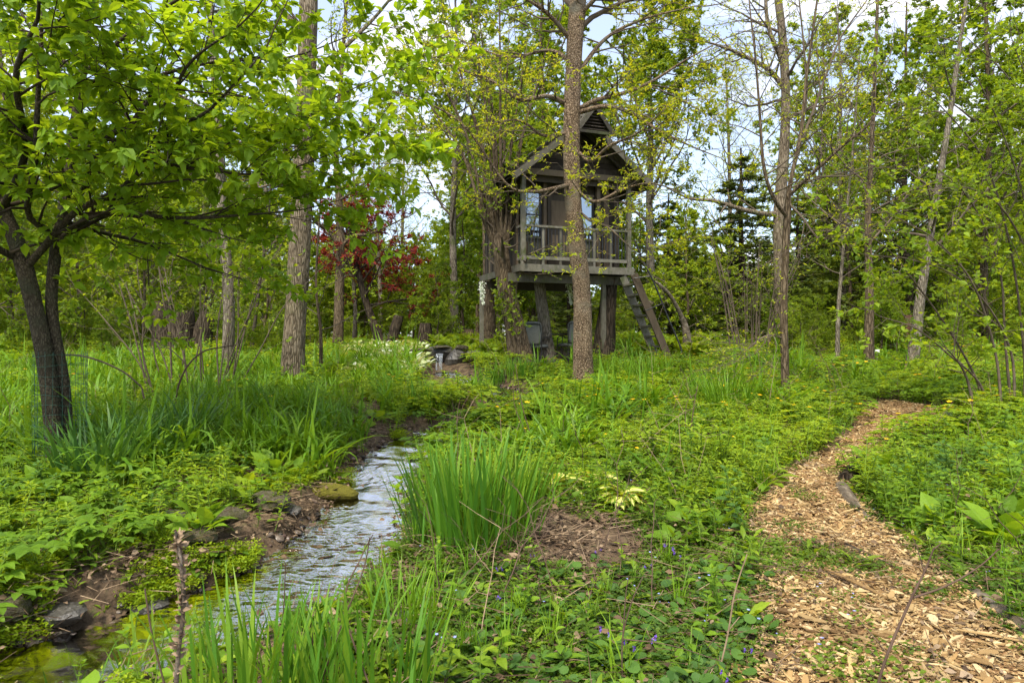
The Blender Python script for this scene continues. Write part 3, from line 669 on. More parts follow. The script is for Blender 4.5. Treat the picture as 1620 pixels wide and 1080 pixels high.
build_tree('dogwood_tree', 'broad leafy tree with two dark trunks and layered bright green leaves, at the left edge', b, [tr1, tr2], limbs,
           [(0, .62, .98, 6, 1.7, .8, dp), (1, .55, .98, 7, 1.8, .8, dp)], M['dogwood'], LEAF8, .135, M['bark_dark'], M['twig_dark'], 5, ljit=.30, leafscale=(.45, 1.3), limb_par=dp, leaf_objs=300, flare=0)

# ---- tall trunk left of centre
def tk(rows): return pxline(rows)
g1 = G(462, 612); d = g1[1]
hp = par(levels=3, n=[5, 4, 4, 0], nl=4, up=[.05, .03, .02, 0], count=6, len=.9)
build_tree('maple_tree', 'tall straight furrowed trunk left of the red maple, crown out of view', g1,
           [[(g1[0], g1[1], g1[2] - .2, .20), *tk([(464, 560, d, .205), (471, 450, d, .20), (477, 330, d, .195), (483, 200, d, .185), (486, 80, d, .175), (488, -60, d, .16), (480, -300, d, .12), (485, -500, d, .05)])]],
           [(tk([(470, 300, d, .06), (452, 250, d - .4, .045), (462, 215, d - .8, .035), (500, 180, d - 1.2, .02)]), hp),
            (tk([(486, 60, d, .08), (440, 10, d + .5, .06), (380, -80, d + .8, .04)]), hp),
            (tk([(486, 130, d, .05), (540, 80, d, .04), (600, 20, d + .3, .03), (660, -60, d + .5, .02)]), hp)],
           [(0, .7, .98, 9, 2.6, 1.4, hp)], M['spring'], DIA, .085, M['bark_grey'], M['twig'], 21)

# ---- the leaning stub of a dark grey trunk behind it
g2 = G(361, 597); d = g2[1]
build_tree('grey_tree', 'slim dark grey lichened trunk beside the multi-stemmed shrub', g2,
           [[(g2[0], g2[1], g2[2] - .2, .12), *tk([(361, 560, d, .118), (362, 480, d, .115), (357, 400, d, .11), (350, 300, d, .10), (345, 180, d, .085), (335, 60, d, .07), (330, -100, d, .05)])]],
           [], [(0, .5, .98, 10, 2.2, 1.2, par(levels=3, n=[4, 4, 4, 0], nl=4))], M['spring'], DIA, .085, M['bark_pale'], M['twig'], 23)

# ---- forked tree in front of the red maple
g3 = G(534, 556); d = g3[1]
fp = par(levels=2, n=[5, 4, 0], nl=3.5, count=6, len=1.0)
build_tree('forked_tree', 'brown trunk forking in front of the red maple', g3,
           [[(g3[0], g3[1], g3[2] - .2, .17), *tk([(536, 500, d, .16), (538, 420, d, .15), (538, 385, d, .14), (537, 330, d, .12), (532, 240, d, .09), (540, 120, d, .07), (548, 0, d, .05), (552, -150, d, .03)])]],
           [(tk([(537, 388, d, .09), (520, 365, d, .08), (500, 352, d - .4, .06), (486, 330, d - .8, .04), (470, 280, d - 1, .02)]), fp),
            (tk([(539, 390, d, .07), (560, 373, d, .06), (585, 370, d - .3, .04), (640, 345, d - .6, .02)]), fp)],
           [(0, .5, .98, 10, 2.4, 1.2, par(levels=3, n=[4, 4, 3, 0], nl=3))], M['spring'], DIA, .09, M['bark_brown'], M['twig'], 25)

# ---- flaky brown trunk before the treehouse, with its yellow buds
g4 = G(922, 616); d = g4[1]
yp = par(levels=3, n=[5, 4, 4, 0], flat=[.5, .6, .7], up=[.01, .01, .0, 0], ratio=[.55, .5, .45], nl=9, count=12, len=1.25, wob=.17, rmin=.0035, leaf_lvl=1)
c_l = [
    [(897, 165, d, .05), (865, 152, d - .3, .042), (823, 158, d - .6, .034), (780, 130, d - .9, .026), (730, 110, d - 1.2, .016), (660, 80, d - 1.4, .008)],
    [(905, 290, d, .04), (885, 296, d - .3, .034), (840, 303, d - .7, .028), (800, 290, d - 1.0, .023), (730, 195, d - 1.4, .018), (640, 150, d - 1.7, .012), (560, 135, d - 2, .007)],
    [(900, 60, d, .05), (875, 30, d - .3, .04), (850, 10, d - .5, .03), (800, -20, d - .8, .02)],
    [(918, 172, d, .055), (945, 158, d - .2, .045), (985, 148, d - .4, .038), (1030, 130, d - .7, .028), (1085, 95, d - 1.0, .016), (1150, 60, d - 1.2, .008)],
    [(916, 178, d, .05), (960, 168, d - .3, .042), (1000, 180, d - .5, .034), (1040, 205, d - .8, .026), (1090, 230, d - 1.1, .016), (1140, 250, d - 1.3, .008)],
    [(912, 300, d, .035), (940, 320, d - .4, .03), (985, 300, d - .8, .024), (1030, 290, d - 1.2, .016), (1080, 305, d - 1.4, .008)],
    [(915, 240, d, .035), (935, 255, d - .4, .03), (965, 230, d - .9, .024), (1010, 210, d - 1.2, .016), (1060, 165, d - 1.5, .008)],
    [(912, 330, d, .03), (935, 350, d - .4, .024), (960, 358, d - .8, .018), (985, 380, d - 1, .010), (995, 390, d - 1, .006)],
    [(912, 30, d, .05), (940, 0, d - .2, .04), (990, -50, d - .5, .03), (1050, -120, d - .8, .02)],
    [(905, 100, d, .045), (870, 80, d + .5, .035), (800, 90, d + 1, .025), (720, 60, d + 1.4, .014)],
    [(918, 110, d, .045), (960, 60, d + .4, .035), (1020, 30, d + .8, .025), (1100, 10, d + 1.1, .014)],
    [(902, 210, d, .035), (860, 215, d - .5, .026), (820, 190, d - 1, .02), (760, 200, d - 1.4, .012)],
]
build_tree('central_tree', 'tall flaky brown trunk standing right before the treehouse, with yellow spring buds', g4,
           [[(g4[0], g4[1], g4[2] - .2, .185), *tk([(922, 570, d, .178), (921, 460, d, .175), (914, 400, d, .172), (906, 300, d, .165), (904, 200, d, .16), (908, 100, d, .15), (914, 0, d, .15), (916, -120, d, .12), (920, -350, d, .05)])]],
           [(tk(l), None) for l in c_l], [(0, .72, .98, 10, 2.8, 1.4, yp)], M['yellow'], DIAN, .072, M['bark_cherry'], M['twig'], 31, limb_par=yp, amp=.1, thin=lambda Wp: ~((lambda q: (q[0] > 960) & (q[0] < 1090) & (q[1] > 425))(topx(Wp[:, 0], Wp[:, 1], Wp[:, 2]))))

# ---- slim forked tree right of centre and the thicker trunk behind it
g5 = G(1243, 640); d = g5[1]
sp = par(levels=3, n=[5, 5, 4, 0], flat=[.7, .8, .8], up=[.05, .03, .02, 0], ratio=[.55, .5, .45], nl=2.6, count=13, len=1.15, wob=.18, rmin=.003)
build_tree('bare_branched_tree', 'slim dark tree of many bare forking branches beside the chip path', g5,
           [[(g5[0], g5[1], g5[2] - .2, .064), *tk([(1242, 590, d, .062), (1240, 480, d, .06), (1243, 400, d, .06), (1246, 340, d, .06), (1250, 290, d, .0360), (1266, 220, d, .0288), (1275, 130, d, .0230), (1290, 20, d, .0173), (1310, -120, d, .0101)])]],
           [(tk([(1246, 345, d, .0360), (1222, 310, d - .2, .0302), (1208, 260, d - .3, .0274), (1202, 180, d - .3, .0216), (1195, 90, d - .2, .0173), (1185, 0, d, .0115), (1180, -90, d, .0058)]), None),
            (tk([(1248, 310, d, .0324), (1290, 270, d - .3, .0259), (1340, 225, d - .6, .0202), (1372, 200, d - .7, .0158), (1400, 160, d - .8, .0115), (1430, 120, d - .9, .0058)]), None),
            (tk([(1262, 235, d, .0288), (1285, 180, d + .2, .0245), (1310, 110, d + .3, .0202), (1330, 60, d + .4, .0158), (1372, 0, d + .5, .0101)]), None),
            (tk([(1254, 270, d, .0288), (1275, 160, d + .1, .0216), (1272, 80, d + .2, .0173), (1262, -20, d + .3, .0101)]), None),
            (tk([(1246, 320, d, .0216), (1270, 345, d - .2, .0187), (1300, 380, d - .4, .0144), (1340, 345, d - .8, .0101), (1400, 335, d - 1, .0058)]), None),
            (tk([(1240, 535, d, .0158), (1215, 530, d - .1, .0130), (1190, 545, d - .2, .0086), (1178, 555, d - .2, .0050)]), None)],
           [(0, .55, .98, 10, 1.9, .9, sp)], M['yellow'], DIAN, .065, M['bark_brown'], M['twig'], 33, limb_par=sp, flare=.35)
g6 = G(1236, 566); d = g6[1]
build_tree('knotted_tree', 'thick grey trunk with one long bare limb reaching left, behind the slim dark tree', g6,
           [[(g6[0], g6[1], g6[2] - .2, .20), *tk([(1236, 520, d, .19), (1234, 430, d, .18), (1233, 340, d, .175), (1240, 250, d, .15), (1243, 160, d, .13), (1238, 60, d, .12), (1225, -60, d, .09), (1215, -220, d, .05)])]],
           [(tk([(1234, 338, d, .085), (1205, 338, d - .2, .075), (1170, 330, d - .4, .065), (1130, 318, d - .6, .055), (1092, 314, d - .8, .035), (1060, 300, d - 1, .015)]), par(levels=2, n=[3, 3, 0], nl=2, count=5, len=.8)),
            (tk([(1241, 140, d, .08), (1215, 110, d, .07), (1170, 85, d - .2, .055), (1130, 70, d - .4, .03)]), sp),
            (tk([(1238, 100, d, .07), (1215, 40, d, .06), (1210, -40, d, .04)]), sp)],
           [(0, .55, .98, 9, 2.6, 1.4, sp)], M['spring'], DIA, .08, M['bark_grey'], M['twig'], 35)

# ---- trunks at the right in front of the dark conifers
for nm, lb, px, py, r, tops, bk, sd in [
    ('crooked_tree', 'short crooked grey trunk just right of the thick knotted tree', 1268, 546, .12, [(1258, 500), (1262, 455), (1275, 420), (1290, 330), (1300, 200), (1290, 50)], 'bark_grey', 51),
    ('young_tree', 'thinnest straight young trunk standing before the conifers', 1325, 574, .062, [(1325, 540), (1327, 480), (1332, 420), (1340, 330), (1352, 200), (1360, 80)], 'bark_pale', 52),
    ('straight_tree', 'straight light brown trunk between the thin young tree and the leaning one', 1374, 577, .115, [(1375, 520), (1375, 440), (1373, 360), (1378, 250), (1385, 100), (1390, -60)], 'bark_brown', 53),
    ('leaning_tree', 'grey trunk leaning right near the end of the chip path', 1438, 588, .13, [(1448, 540), (1456, 470), (1466, 410), (1478, 330), (1500, 200), (1520, 60), (1540, -80)], 'bark_pale', 54),
    ('slender_tree', 'slender leafless stem left of the tall furrowed trunk', 508, 600, .045, [(508, 570), (507, 520), (500, 450), (505, 350), (510, 250)], 'bark_brown', 55),
    ('left_sapling_tree', 'thin dark sapling trunk at the far left among the bushes', 20, 560, .10, [(18, 520), (14, 440), (16, 340), (10, 220), (0, 60)], 'bark_brown', 56),
    ('back_left_tree', 'twin dark saplings between the grey trunk and the tall furrowed trunk', 397, 556, .07, [(402, 520), (412, 440), (425, 340), (430, 240), (440, 120)], 'bark_dark', 57)]:
    g = G(px, py); d = g[1]; n = len(tops)
    build_tree(nm, lb, g, [[(g[0], g[1], g[2] - .2, r), *tk([(a, c, d, r * (1 - .13 * (i + 1) * 6 / n)) for i, (a, c) in enumerate(tops)])]], [],
               [(0, .42, .98, 12, 2.2 if r > .08 else 1.4, .9, par(levels=3, n=[4, 4, 3, 0], nl=4 if px > 1000 else 3.5))], M['fresh'] if px > 1000 else M['spring'], DIA, .095, M[bk], M['twig'], sd)

# ---- the leaning support tree under the treehouse's left side: a fan of stems above
g7 = G(826, 572); g7 = np.array([(822 - 810) / F * 16.6, 16.6, zg1(.2, 16.6)]); d = 16.6
fanp = par(levels=3, n=[5, 4, 4, 0], nl=6, up=[.02, .02, 0], ang=[38, 42, 40], ratio=[.42, .5, .5], t0=[.3, .2, .1], count=7, len=1.0, flat=[1, .9, .8])
fan = []
for a, c, dd in [(650, 120, .5), (668, 60, -.3), (690, 190, .8), (700, 20, .3), (722, 90, -.6), (740, -20, .6), (760, 40, 0), (775, 120, 1.0), (790, -40, -.4), (805, 60, .7), (830, 90, .3), (850, 130, 1.2), (870, 60, .9)]:
    mx_, my_ = 793 + (a - 793) * .42, 330 + (c - 330) * .4
    fan.append((tk([(795 + (a - 793) * .08, 395, d, .05), (793 + (a - 793) * .2, 345, d + dd * .1, .042), (mx_, my_, d + dd * .5, .033), (a * .6 + mx_ * .4, c * .6 + my_ * .4, d + dd * .8, .022), (a, c, d + dd, .012)]), None))
build_tree('fan_tree', 'leaning old trunk under the treehouse deck, topped by a fan of upright stems', g7,
           [[(g7[0] + .08, g7[1], g7[2] - .2, .26), *tk([(815, 520, d, .23), (803, 470, d, .215), (796, 430, d, .205), (792, 395, d, .19), (790, 370, d, .13)])]],
           fan, [(0, .45, .9, 4, 1.2, 1.0, par(levels=2, n=[5, 4, 0], nl=6))], M['fresh'], DIA, .095, M['bark_brown'], M['twig'], 61, limb_par=fanp, amp=.1)
for nm, lb, rows, r, bk in [
    ('support_trunk', 'bare pale trunk under the middle of the treehouse deck', [(868, 566), (862, 510), (856, 470), (852, 440)], .17, 'bark_pale'),
    ('broad_support_trunk', 'broad dark hollow trunk under the right side of the treehouse deck', [(954, 582), (958, 530), (962, 480), (966, 440)], .24, 'bark_old'),
    ('rear_trunk', 'straight brown trunk behind the left post of the treehouse', [(775, 556), (774, 500), (772, 430), (770, 330)], .19, 'bark_brown')]:
    dd = {'support_trunk': 17.6, 'broad_support_trunk': 17.4, 'rear_trunk': 20.5}[nm]
    x0 = (rows[0][0] - 810) / F * dd; g = np.array([x0, dd, zg1(x0, dd)]); ln = [(g[0], g[1], g[2] - .2, r * 1.1)] + [(*PX(a, c, dd), r * (1 - .08 * i)) for i, (a, c) in enumerate(rows)][1:]
    o = empty(nm, tuple(g), label=lb, category='tree trunk'); mb = MB(); trunk_mesh(mb, [(x - g[0], y - g[1], z - g[2], q) for x, y, z, q in ln], seed=len(nm), amp=.13, cap=True)
    mb.obj('trunk', M[bk], o, smooth=True)
# dead leaning limb right of the ladder
mb = MB(); trunk_mesh(mb, [(*PX(1087, 548, 18), .11), (*PX(1085, 522, 18), .10), (*PX(1078, 500, 17.9), .06), (*PX(1062, 470, 17.7), .05), (*PX(1045, 452, 17.5), .045), (*PX(1035, 445, 17.4), .03)], sides=9, seed=9, amp=.12, flare=.2)
mb.obj('dead_limb', M['deadwood'], smooth=True, label='pale dead limb arching up beside the treehouse ladder', category='branch')

# ---- red japanese maple
rp_ = par(levels=3, n=[6, 5, 5, 0], flat=[.55, .5, .5], up=[.03, .02, 0, 0], nl=11, trunk_ang=55, ldroop=-.15, ratio=[.55, .5, .45])
g8 = G(620, 553); d = 24.0; gx = (600 - 810) / F * d; g8 = np.array([gx, d, zg1(gx, d)])
build_tree('red_maple_tree', 'rounded maple with dark red leaves', g8,
           [[(g8[0] + .2, g8[1], g8[2] - .2, .2), *tk([(590, 510, d, .14), (574, 460, d, .12), (560, 400, d, .09), (550, 335, d, .05)])]], [],
           [(0, .40, .98, 20, 2.3, 1.4, rp_)], M['maple'], DIAN, .125, M['bark_old'], M['twig_dark'], 71, ljit=.35)

# ---- background trees (shared shapes)
up1 = par(levels=3, n=[7, 6, 5, 0], flat=[.7, .7, .7], nl=9, up=[.04, .02, 0, 0], ldroop=-.1)
UND = [proto_tree(101, 5.5, .07, .15, up1, 16, 2.1, .9, DIA, .125, M['spring'], M['bark_brown'], M['twig'], .06),
       proto_tree(102, 6.5, .08, .18, up1, 18, 2.2, .9, DIA, .125, M['fresh'], M['bark_brown'], M['twig'], .06),
       proto_tree(103, 5.0, .06, .10, up1, 16, 2.0, 1.0, DIA, .12, M['spring'], M['bark_dark'], M['twig'], .08)]
tp = par(levels=3, n=[6, 5, 5, 0], flat=[.9, .9, .8], nl=19, up=[.06, .03, 0, 0], trunk_ang=50)
TALL = [proto_tree(111, 15, .19, .30, tp, 22, 4.2, 1.6, DIA, .125, M['spring'], M['bark_pale'], M['twig'], .03),
        proto_tree(112, 14, .17, .22, tp, 22, 3.8, 1.5, DIA, .125, M['fresh'], M['bark_brown'], M['twig'], .04)]
sp2 = par(levels=3, n=[5, 5, 4, 0], flat=[.9, .9, .8], nl=3.2, up=[.08, .04, 0, 0], trunk_ang=42)
SPARSE = [proto_tree(121, 14, .15, .25, sp2, 20, 3.6, 1.4, DIAN, .11, M['yellow'], M['bark_pale'], M['twig'], .03)]
cp = par(levels=2, n=[9, 6, 0], seg=[6, 4, 3], flat=[.3, .3, .5], up=[-.02, -.01, 0], wob=.05, trunk_ang=95, nl=13, ratio=[.42, .5, .5], ang=[58, 50, 45], leaf_lvl=1, taper=.8, t0=[.1, .1, .1], lift=-.05)
CON = [proto_tree(131, 11, .17, .06, cp, 64, 3.0, .35, needle_tpl(.35), .20, M['conifer'], M['bark_old'], M['twig_dark'], .01, jit=1.2)]
pp = par(levels=2, n=[8, 6, 0], seg=[6, 4, 3], flat=[.4, .4, .6], up=[.02, .02, 0], wob=.08, trunk_ang=82, nl=14, ratio=[.42, .5, .5], leaf_lvl=1, taper=.8, t0=[.3, .2, .1])
CON.append(proto_tree(132, 8, .14, .10, pp, 40, 2.8, .6, needle_tpl(.25), .24, M['pine'], M['bark_brown'], M['twig_dark'], .02, jit=1.2))
print('leaf counts', [p[3] for p in UND + TALL + SPARSE + CON])

def at(px, d): return ((px - 810) / F * d, d)
for k, (px, d, v, s, lb) in enumerate([
    (-40, 17, 1, 1.0, 'dense green sapling behind the dogwood trunks at the left edge'),
    (120, 20, 0, .95, 'bushy pale green sapling behind the dogwood trunks'),
    (230, 24, 2, 1.05, 'leafy sapling left of the hollow stump'),
    (330, 27, 1, 1.0, 'leafy sapling rising behind the hollow stump'),
    (420, 25, 0, .95, 'pale green sapling between the grey trunk and the tall furrowed trunk'),
    (60, 30, 2, 1.3, 'tall pale sapling far behind the left bushes'),
    (480, 31, 2, 1.0, 'distant sapling behind the tall furrowed trunk'),
    (655, 26, 0, .72, 'low spreading light green tree over the waterfall stones'),
    (690, 23, 2, .55, 'small bright green tree right of the red maple'),
    (735, 27, 1, .8, 'green sapling behind the post with the white garland'),
    (1010, 27, 1, .95, 'green sapling behind the treehouse ladder'),
    (1085, 22, 0, .8, 'green sapling right of the treehouse ladder'),
    (1130, 32, 2, 1.15, 'pale sapling left of the dark conifers'),
    (1490, 24, 1, .85, 'leafy sapling behind the leaning grey trunk'),
    (1560, 20, 2, .95, 'leafy sapling at the right behind the arching shrub'),
    (1640, 25, 1, 1.2, 'tall green sapling at the right edge'),
    (880, 30, 1, .8, 'dark green sapling seen below the treehouse deck'),
    (560, 36, 1, 1.2, 'far sapling behind the red maple'),
    (260, 36, 0, 1.3, 'far pale sapling beyond the hollow stump'),
    (-180, 22, 0, 1.2, 'sapling just outside the left edge'),
    (1400, 33, 2, 1.1, 'sapling between the conifers and the leaning trunk')]):
    x, y = at(px, d); place_tree('understory_tree', lb, UND[v], x, y, k * 1.7, s, 'young leafy trees filling the wood', sz=s * rnd.uniform(.9, 1.15))
for k, (px, d, v, s, lb) in enumerate([
    (30, 32, 0, 1.0, 'tall spring green tree far behind the dogwood crown'),
    (300, 38, 1, 1.0, 'tall spring green tree behind the grey lichened trunk'),
    (720, 24, 0, .85, 'tall light green tree behind the fan of upright stems'),
    (860, 27, 1, 1.05, 'tall green tree right behind the treehouse roof'),
    (1030, 24, 0, .95, 'tall yellow green tree rising right of the treehouse'),
    (1440, 26, 1, .95, 'tall green tree behind the leaning grey trunk'),
    (1560, 21, 1, .9, 'tall dense green tree in the upper right corner'),
    (1700, 24, 0, 1.0, 'tall green tree just beyond the right edge'),
    (-150, 26, 0, 1.1, 'tall tree beyond the left edge')]):
    x, y = at(px, d); place_tree('tall_tree', lb, TALL[v], x, y, k * 2.1 + .4, s, 'tall leafy trees behind the clearing')
for k, (px, d, s, lb) in enumerate([
    (600, 30, .75, 'thin nearly bare tree against the sky left of the treehouse'), (640, 36, .9, 'far nearly bare tree behind the low spreading tree'),
    (420, 33, .9, 'thin nearly bare tree left of the tall furrowed trunk top'), (1150, 30, .95, 'nearly bare yellow budded tree against the sky right of the treehouse'),
    (1330, 28, 1.0, 'nearly bare tree rising above the conifers'), (560, 26, .6, 'nearly bare pole of a tree behind the forked tree')]):
    x, y = at(px, d); place_tree('budding_tree', lb, SPARSE[0], x, y, k * 1.3, s, 'budding trees against the sky')
for k, (px, d, v, s, lb) in enumerate([
    (1175, 27, 0, .86, 'dark spruce left of the thick knotted trunk'), (1265, 30, 0, .74, 'dark spruce behind the thick knotted trunk'), (1345, 27, 1, .72, 'light green pine behind the thin young trunk'),
    (1420, 30, 0, .66, 'dark spruce behind the leaning grey trunk'), (1310, 33, 0, .78, 'dark spruce deepest in the conifer group'), (1480, 27, 1, .7, 'pine at the right end of the conifer group'),
    (900, 25, 0, .42, 'low dark spruce seen under the treehouse deck'), (1060, 25, 0, .6, 'dark spruce right behind the treehouse ladder'), (1225, 24, 1, .5, 'low pine at the foot of the spruces')]):
    x, y = at(px, d); place_tree('spruce_tree' if v == 0 else 'pine_tree', lb, CON[v], x, y, k * 1.1, s * 1.3, 'conifers at the back', sz=s * .85)

# ---- the wood beyond, one mass
def joined(pr):
    me_list = pr[:3]; mats = [m.materials[0] for m in me_list]; mb = MB()
    for i, m in enumerate(me_list):
        V = np.empty(len(m.vertices) * 3, np.float32); m.vertices.foreach_get('co', V); lt = np.empty(len(m.polygons), np.int32); m.polygons.foreach_get('loop_total', lt); vi = np.empty(len(m.loops), np.int32); m.loops.foreach_get('vertex_index', vi)
        n3 = int((lt == 3).sum()); mb.add(V.reshape(-1, 3), vi[:n3 * 3].reshape(-1, 3), vi[n3 * 3:].reshape(-1, 4), i)
    return proto('far_tree', mb, mats)
FARP = [joined(p) for p in UND]; FART = [joined(p) for p in TALL]
q = []
for k in range(240):
    d_ = 32 + 40 * RNG.random(); px_ = RNG.uniform(-250, 1870); q.append(((px_ - 810) / F * d_, d_))
q = np.array(q); nq = len(q)
scatter('far_wood', 'distant spring green wood closing the view behind the clearing', 'wood', FARP, np.stack([q[:, 0], q[:, 1], zg(q[:, 0], q[:, 1]) - .1], -1), np.stack([0 * q[:, 0], 0 * q[:, 0], RNG.uniform(0, 6.28, nq)], -1), RNG.uniform(.75, 1.15, nq))

BSH = FARP[:3]; q = []
for k in range(900):
    d_ = 17.5 + 20 * RNG.random() ** 1.2; px_ = RNG.uniform(-250, 1870)
    if 1000 < px_ < 1110 and d_ < 21 or 640 < px_ < 990 and d_ < 23.5: continue
    if (215 < px_ < 375 or 495 < px_ < 640) and d_ < 24: continue
    if px_ < 560 or RNG.random() < .42: q.append(((px_ - 810) / F * d_, d_))
q = np.array(q[:330]); nq = len(q)
scatter('undergrowth', 'low leafy bushes along the foot of the wood', 'undergrowth', BSH, np.stack([q[:, 0], q[:, 1], zg(q[:, 0], q[:, 1]) - .15], -1), np.stack([0 * q[:, 0], 0 * q[:, 0], RNG.uniform(0, 6.28, nq)], -1), RNG.uniform(.16, .36, nq))

q = []
for k in range(90):
    d_ = 34 + 40 * RNG.random(); px_ = RNG.uniform(-250, 1870)
    if not (480 < px_ < 700 or 1070 < px_ < 1260): q.append(((px_ - 810) / F * d_, d_))
q = np.array(q); nq = len(q)
scatter('far_tall_wood', 'distant tall trees closing the sky behind the clearing', 'wood', FART, np.stack([q[:, 0], q[:, 1], zg(q[:, 0], q[:, 1]) - .1], -1), np.stack([0 * q[:, 0], 0 * q[:, 0], RNG.uniform(0, 6.28, nq)], -1), RNG.uniform(.75, 1.1, nq))

# ---- multi-stemmed shrubs
def shrub(name, label, base, stems, leafmat, tpl, lsize, twig, seed, pr, group=None, ljit=.6):
    rg = random.Random(seed); T = Growth(); b = np.array(base); root = empty(name, tuple(b), label=label, category='shrub')
    for st in stems:
        mb = MB(); L = [(x - b[0], y - b[1], z - b[2], r) for x, y, z, r in st]; S = smooth_line(L, max(8, 4 * len(L))); tubes(mb, [(S[:, :3], np.maximum(.003, S[:, 3]))], 6); mb.obj('stem', twig, root, smooth=True)
        k = len(S) - 1
        for c in range(pr['count']):
            f = (.35 + .65 * (c + rg.random()) / pr['count']) * k; i = min(k - 1, int(f)); dd = Vector(S[i + 1, :3] - S[i, :3]).normalized()
            perp = dd.cross(Vector((rg.gauss(0, 1), rg.gauss(0, 1), rg.gauss(0, 1)))).normalized(); a = R(rg.gauss(48, 12)); grow(T, rg, Vector(S[i, :3]), dd * math.cos(a) + perp * math.sin(a), pr['len'] * rg.uniform(.6, 1.3), max(.003, S[i, 3] * .5), 1, pr)
        grow(T, rg, Vector(S[-1, :3]), Vector(S[-1, :3] - S[-2, :3]), pr['len'], max(.003, S[-1, 3]), 1, pr)
    mb = MB()
    for l, ls in T.lines.items():
        if ls: tubes(mb, ls, SIDES[l])
    mb.obj('twigs', twig, root, smooth=True, kind='stuff')
    if T.lp:
        mb = MB(); rr = np.random.default_rng(seed); leaves(mb, tpl, T.lp, T.ld, lsize * rr.uniform(.6, 1.3, len(T.lp)), jit=ljit, rng=rr); mb.obj('foliage', leafmat, root, kind='stuff')
    return root
g9 = G(300, 628); d = g9[1]; shp = par(levels=3, n=[4, 3, 3, 0], nl=1.5, count=5, len=.7, up=[.05, .05, .03, 0])
st = []
for i in range(22):
    px0 = rnd.uniform(235, 385); px1 = 300 + (px0 - 300) * 2.1 + rnd.uniform(-70, 60); py1 = rnd.uniform(360, 470); d0 = d + rnd.uniform(-.6, .8); x0 = (px0 - 810) / F * d0
    st.append([(x0, d0, zg1(x0, d0) - .05, .014), *tk([((px0 * .7 + px1 * .3) + rnd.uniform(-6, 6), 640 + (py1 - 640) * .4, d0, .012), ((px0 * .35 + px1 * .65) + rnd.uniform(-8, 8), 640 + (py1 - 640) * .75, d0, .009), (px1, py1, d0 + rnd.uniform(-.3, .3), .005)])])
shrub('thicket_shrub', 'open thicket of thin bare tan stems in front of the hollow stump', g9, st, M['spring'], LEAF8, .085, M['twig'], 81, shp)
# arching shrub at the right edge
g10 = G(1590, 650); d = g10[1]; st = []
arp = par(levels=3, n=[4, 4, 4, 0], nl=5, count=8, len=.85, up=[.02, .02, .0, 0], wob=.16)
for a0, rows in [(1560, [(1540, 590), (1500, 520), (1450, 450), (1400, 390), (1340, 355)]), (1585, [(1575, 560), (1540, 450), (1480, 380), (1420, 345)]), (1600, [(1590, 540), (1580, 420), (1530, 310), (1460, 250)]),
                 (1620, [(1620, 560), (1600, 400), (1560, 260), (1490, 170), (1440, 130)]), (1640, [(1640, 520), (1630, 360), (1590, 220), (1540, 110)]), (1570, [(1545, 600), (1500, 560), (1450, 520), (1390, 500)]),
                 (1650, [(1655, 480), (1650, 320), (1640, 180), (1600, 60)]), (1605, [(1600, 560), (1560, 480), (1500, 430), (1440, 410)]), (1630, [(1640, 560), (1670, 440), (1680, 300), (1660, 150)]), (1545, [(1530, 600), (1510, 565), (1490, 545)]),
                 (1660, [(1660, 500), (1600, 350), (1540, 300), (1470, 300)]), (1690, [(1690, 450), (1660, 250), (1600, 130), (1530, 60)])]:
    dd = d + rnd.uniform(-.7, .7); x0 = (a0 - 810) / F * dd; n = len(rows)
    st.append([(x0, dd, zg1(x0, dd) - .05, .024), *[(*PX(a, c, dd - .25 * i), .022 * (1 - .75 * (i + 1) / n)) for i, (a, c) in enumerate(rows)]])
shrub('arching_shrub', 'tangled shrub arching in from the right edge with scattered rounded leaves', g10, st, M['fresh'], LEAF8, .10, M['twig'], 83, arp, ljit=.7)
# brushy shrub before the conifers
g11 = G(1185, 560); d = 19.0; st = []
for i in range(20):
    px0 = rnd.uniform(1155, 1215); px1 = 1185 + (px0 - 1185) * 2.6 + rnd.uniform(-20, 20); py1 = rnd.uniform(380, 470); x0 = (px0 - 810) / F * d
    st.append([(x0, d, zg1(x0, d) - .05, .02), *tk([(px0 * .6 + px1 * .4, 560 + (py1 - 560) * .5, d, .016), (px1, py1, d + rnd.uniform(-.4, .4), .006)])])
shrub('brush_shrub', 'upright brushy shrub of many stems before the dark spruce', np.array([(1185 - 810) / F * d, d, zg1((1185 - 810) / F * d, d)]), st, M['spring'], DIA, .09, M['twig'], 85, par(levels=3, n=[4, 3, 3, 0], nl=2, count=4, len=.8, up=[.08, .05, 0, 0]))
# bent bare sapling left
mb = MB(); g = G(276, 668); S = smooth_line([(g[0], g[1], g[2] - .05, .014), *pxline([(280, 620, g[1], .014), (296, 580, g[1], .013), (322, 556, g[1], .011), (352, 549, g[1], .009), (372, 546, g[1], .006)])], 30)
tubes(mb, [(S[:, :3], S[:, 3])], 8); mb.obj('bent_sapling', M['dry_dark'], smooth=True, label='bare brown stem bent over like a hook in the daylilies', category='stem')
mb = MB(); S = smooth_line(pxline([(60, 562, 8.6, .012), (130, 563, 8.7, .012), (190, 585, 8.8, .012), (224, 612, 8.9, .011)]), 20); tubes(mb, [(S[:, :3], S[:, 3])], 7)
S = smooth_line([*pxline([(296, 578, 10.2, .008), (270, 553, 10.2, .008), (225, 530, 10.2, .008), (180, 505, 10.2, .006)])], 20); tubes(mb, [(S[:, :3], S[:, 3])], 6)
S = smooth_line([*pxline([(224, 612, 8.9, .011), (228, 630, 8.9, .011)])], 4); tubes(mb, [(S[:, :3], S[:, 3])], 6)
mb.obj('fallen_branch', M['twig'], smooth=True, label='long thin branches slanting through the undergrowth by the dogwood', category='branch')

